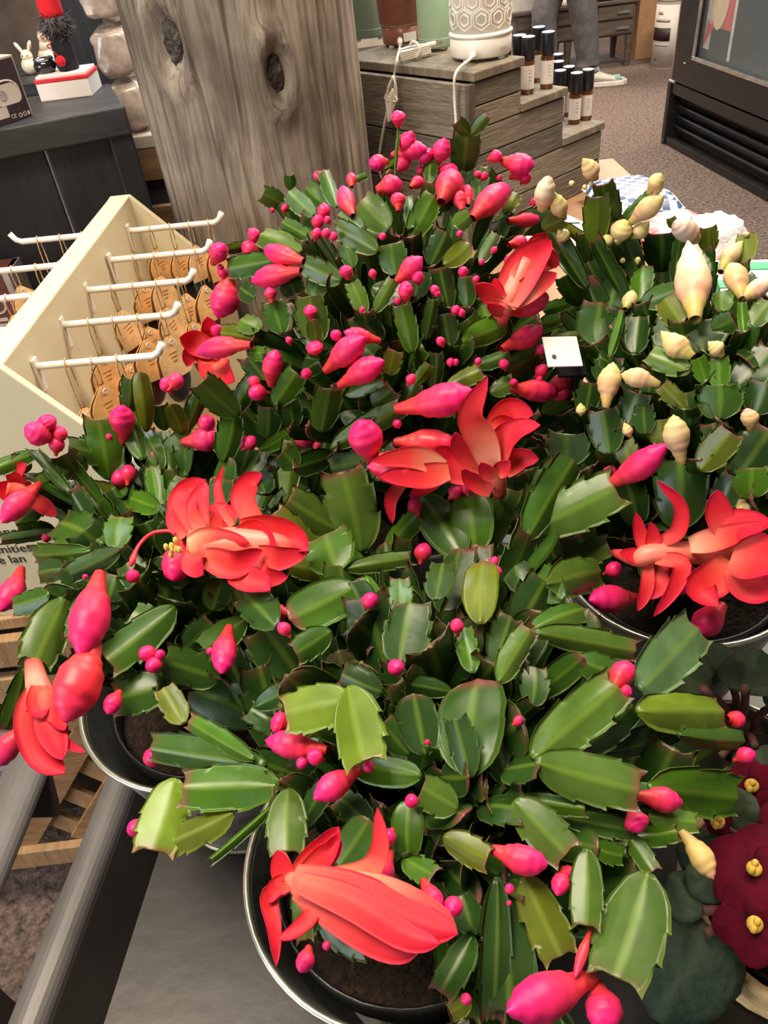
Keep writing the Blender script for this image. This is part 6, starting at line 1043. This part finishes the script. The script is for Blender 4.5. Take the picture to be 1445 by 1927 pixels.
# ================================================================ african violets
M_VLEAF = uvmix('violet_leaf', [(0, (.05, .075, .035)), (1, (.032, .058, .034))], rough=.72, spec=.35, use_obj=False, midrib=(.5, (.075, .10, .05)), namt=.3, nscale=160, bump=.8)
M_VPET = uvmix('violet_petal', [(0, (.03, .001, .006)), (.4, (.10, .0015, .012)), (1, (.085, .001, .010))], rough=.8, spec=.12, use_obj=False, namt=.2, nscale=120)
M_VCEN = mat('violet_anther', (.85, .52, .08), rough=.6); M_STRAW = mat('raffia', (.60, .40, .18), rough=.7, var=.18, scale=60); M_VSTEM = mat('violet_stem', (.16, .06, .05), rough=.7)
def disc_mesh(name, mt, scal, cup, heart):
    vs = [(0, .5, 0)]; uvs = [(.5, 0)]; fs = []; na, nr = 36, 6
    for i in range(1, nr + 1):
        q = i / nr
        for k in range(na):
            a = 6.28318 * k / na; r = (.5 + (scal * .5 * abs(math.sin(a * 8)) if i == nr else 0)) * q; y = r * math.sin(a); x = r * math.cos(a) * (1 - .18 * math.sin(a)); y2 = y - heart * .5 * math.exp(-((a - 4.712) / .35) ** 2) * -q * .4
            vs.append((x, .5 + y2, -cup * q * q + .02 * math.sin(a * 5) * q)); uvs.append((min(1, max(0, .5 + y2)), max(-1, min(1, x * 2))))
    n1 = len(vs); vs += [(x, y, z - .012) for x, y, z in vs]; uvs += uvs
    for o, fl in ((0, 0), (n1, 1)):
        for k in range(na):
            f = (o, o + 1 + k, o + 1 + (k + 1) % na); fs.append(f[::-1] if fl else f)
        for i in range(nr - 1):
            for k in range(na):
                a = o + 1 + i * na + k; b = o + 1 + i * na + (k + 1) % na; f = (a, a + na, b + na, b); fs.append(f[::-1] if fl else f)
    e = 1 + (nr - 1) * na
    for k in range(na): a = e + k; b = e + (k + 1) % na; fs.append((a, a + n1, b + n1, b))
    me = bpy.data.meshes.new(name); me.from_pydata(vs, [], fs); me.materials.append(mt); ul = me.uv_layers.new(name='UVMap')
    for l in me.loops: ul.data[l.index].uv = uvs[l.vertex_index]
    me.polygons.foreach_set('use_smooth', [True] * len(me.polygons)); me.update(); return me
VL = disc_mesh('leaf', M_VLEAF, .04, .10, .3); VP = disc_mesh('petal', M_VPET, .05, .10, 0)
def violet(P, root, rnd):
    S = V((P['S'][0], P['S'][1], P['soilz']))
    for e in P['leaves']:
        x0, y0, x1, y1, w = e[:5]; lf = e[5] if len(e) > 5 else 0; B, T = pair(P, x0, y0, x1, y1, lf, lf + .4); s, a, n, L_ = frame(B, T, rnd.uniform(-.3, .3)); wd = w * depth(B) / FPX
        lo = put("leaf", VL, mtx(B, s, a, n, wd, L_, L_), root); MB().tube(bez([S + V((rnd.uniform(-.01, .01), rnd.uniform(-.01, .01), 0)), (S + B) / 2 + UZ * .012, B + (T - B) * .06], 8), .0028, 7).build('leaf_stem', M_VSTEM, root, True)
    for cx_, cy_, r_, tl in P.get('flowers', ()):
        c = dome(P, cx_, cy_, 1.2); R = r_ * depth(c) / FPX; v = ((CAM - c).normalized() + V((rnd.uniform(-.3, .3), rnd.uniform(-.3, .3), .2))).normalized(); u = v.orthogonal().normalized(); w_ = v.cross(u)
        cen = MB(); cen.ball(c + v * .002, .0045, 12, 8); ce = cen.build('flower', M_VCEN, root, True)
        for k in range(5):
            a = tl + 6.2832 * k / 5; d = u * math.cos(a) + w_ * math.sin(a); s = d.cross(v); B = c + v * (.0004 * k); put('petal', VP, mtx(B, s, d, v, R * 1.05, R, R * .6), ce)
        for s_ in (-1, 1): MB().ball(c + v * .006 + u * .0022 * s_, .0022, 8, 6, (1, 1, 1.5)).build('anther', M_VCEN, ce, True)
        MB().tube(bez([S, (S + c) / 2 + UZ * .01, c - v * .001], 8), .0016, 6).build('flower_stem', M_VSTEM, root, True)
vrnd = random.Random(4)
vc = atz(1497, 1672, .985); V1 = dict(c=(vc.x, vc.y, .955), r=(.105, .115, .070), S=(vc.x + .012, vc.y + .005), soilz=.955,
 leaves=[(1335, 1745, 1235, 1935, 190), (1400, 1640, 1270, 1590, 110), (1330, 1720, 1260, 1640, 100), (1420, 1560, 1330, 1500, 100), (1500, 1600, 1560, 1500, 120), (1530, 1720, 1640, 1720, 130), (1500, 1850, 1560, 1960, 130), (1350, 1640, 1300, 1680, 80)],
 flowers=[(1420, 1637, 88, .3), (1420, 1738, 76, 1.0), (1415, 1478, 52, .7), (1490, 1560, 60, .2), (1350, 1545, 26, .5)])
vb = thing('african_violet', 'african violet with velvety burgundy flowers in a raffia wrapped pot', 'plant', (V1['S'][0], V1['S'][1], .9)); bx_, by_ = V1['S']
MB().lathe((bx_, by_, 0), [(.050, .901), (.062, .958), (.059, .958), (.047, .904)], 40, None, True).build('pot', M_POT, vb, True); MB().lathe((bx_, by_, 0), [(.058, .940), (.058, .952)], 32).build('soil', M_SOIL, vb)
for k in range(34):
    z = .9062 + .059 * (k % 17) / 16; rr = .056 + .014 * (k % 17) / 16 + vrnd.uniform(0, .004); ph = vrnd.uniform(0, 6.28); MB().tube([(bx_ + (rr + .0015 * math.sin(5 * a + ph)) * math.cos(a), by_ + (rr + .0015 * math.sin(5 * a + ph)) * math.sin(a), z + .003 * math.sin(2 * a + ph)) for a in [6.2832 * j / 40 for j in range(41)]], .0024, 6, False).build('raffia_strand', M_STRAW, vb, True)
violet(V1, vb, vrnd)
vc = atz(1395, 1345, .985); vc.y = .322; V2 = dict(c=(vc.x, vc.y, .955), r=(.09, .075, .055), S=(vc.x, vc.y), soilz=.955,
 leaves=[(1330, 1300, 1225, 1235, 110, 7.5), (1370, 1270, 1300, 1215, 90, 8), (1400, 1300, 1425, 1215, 110, 8), (1320, 1390, 1215, 1425, 110, 1), (1360, 1420, 1300, 1470, 100), (1450, 1330, 1540, 1300, 110, 2), (1420, 1400, 1440, 1470, 100)])
v2 = thing('african_violet', 'leafy violet without flowers in a small black pot below the cream cactus', 'plant', (vc.x, vc.y, .9)); MB().lathe((vc.x, vc.y, 0), [(.027, .901), (.035, .962), (.0325, .962), (.025, .904)], 40, None, True).build('pot', M_POT, v2, True); MB().tube([(vc.x + .0360 * math.cos(a), vc.y + .0360 * math.sin(a), .962) for a in [6.2832 * j / 40 for j in range(41)]], .0018, 6, False).build('pot_rim', M_RIM, v2, True); MB().lathe((vc.x, vc.y, 0), [(.031, .945), (.031, .955)], 32).build('soil', M_SOIL, v2)
violet(V2, v2, vrnd)
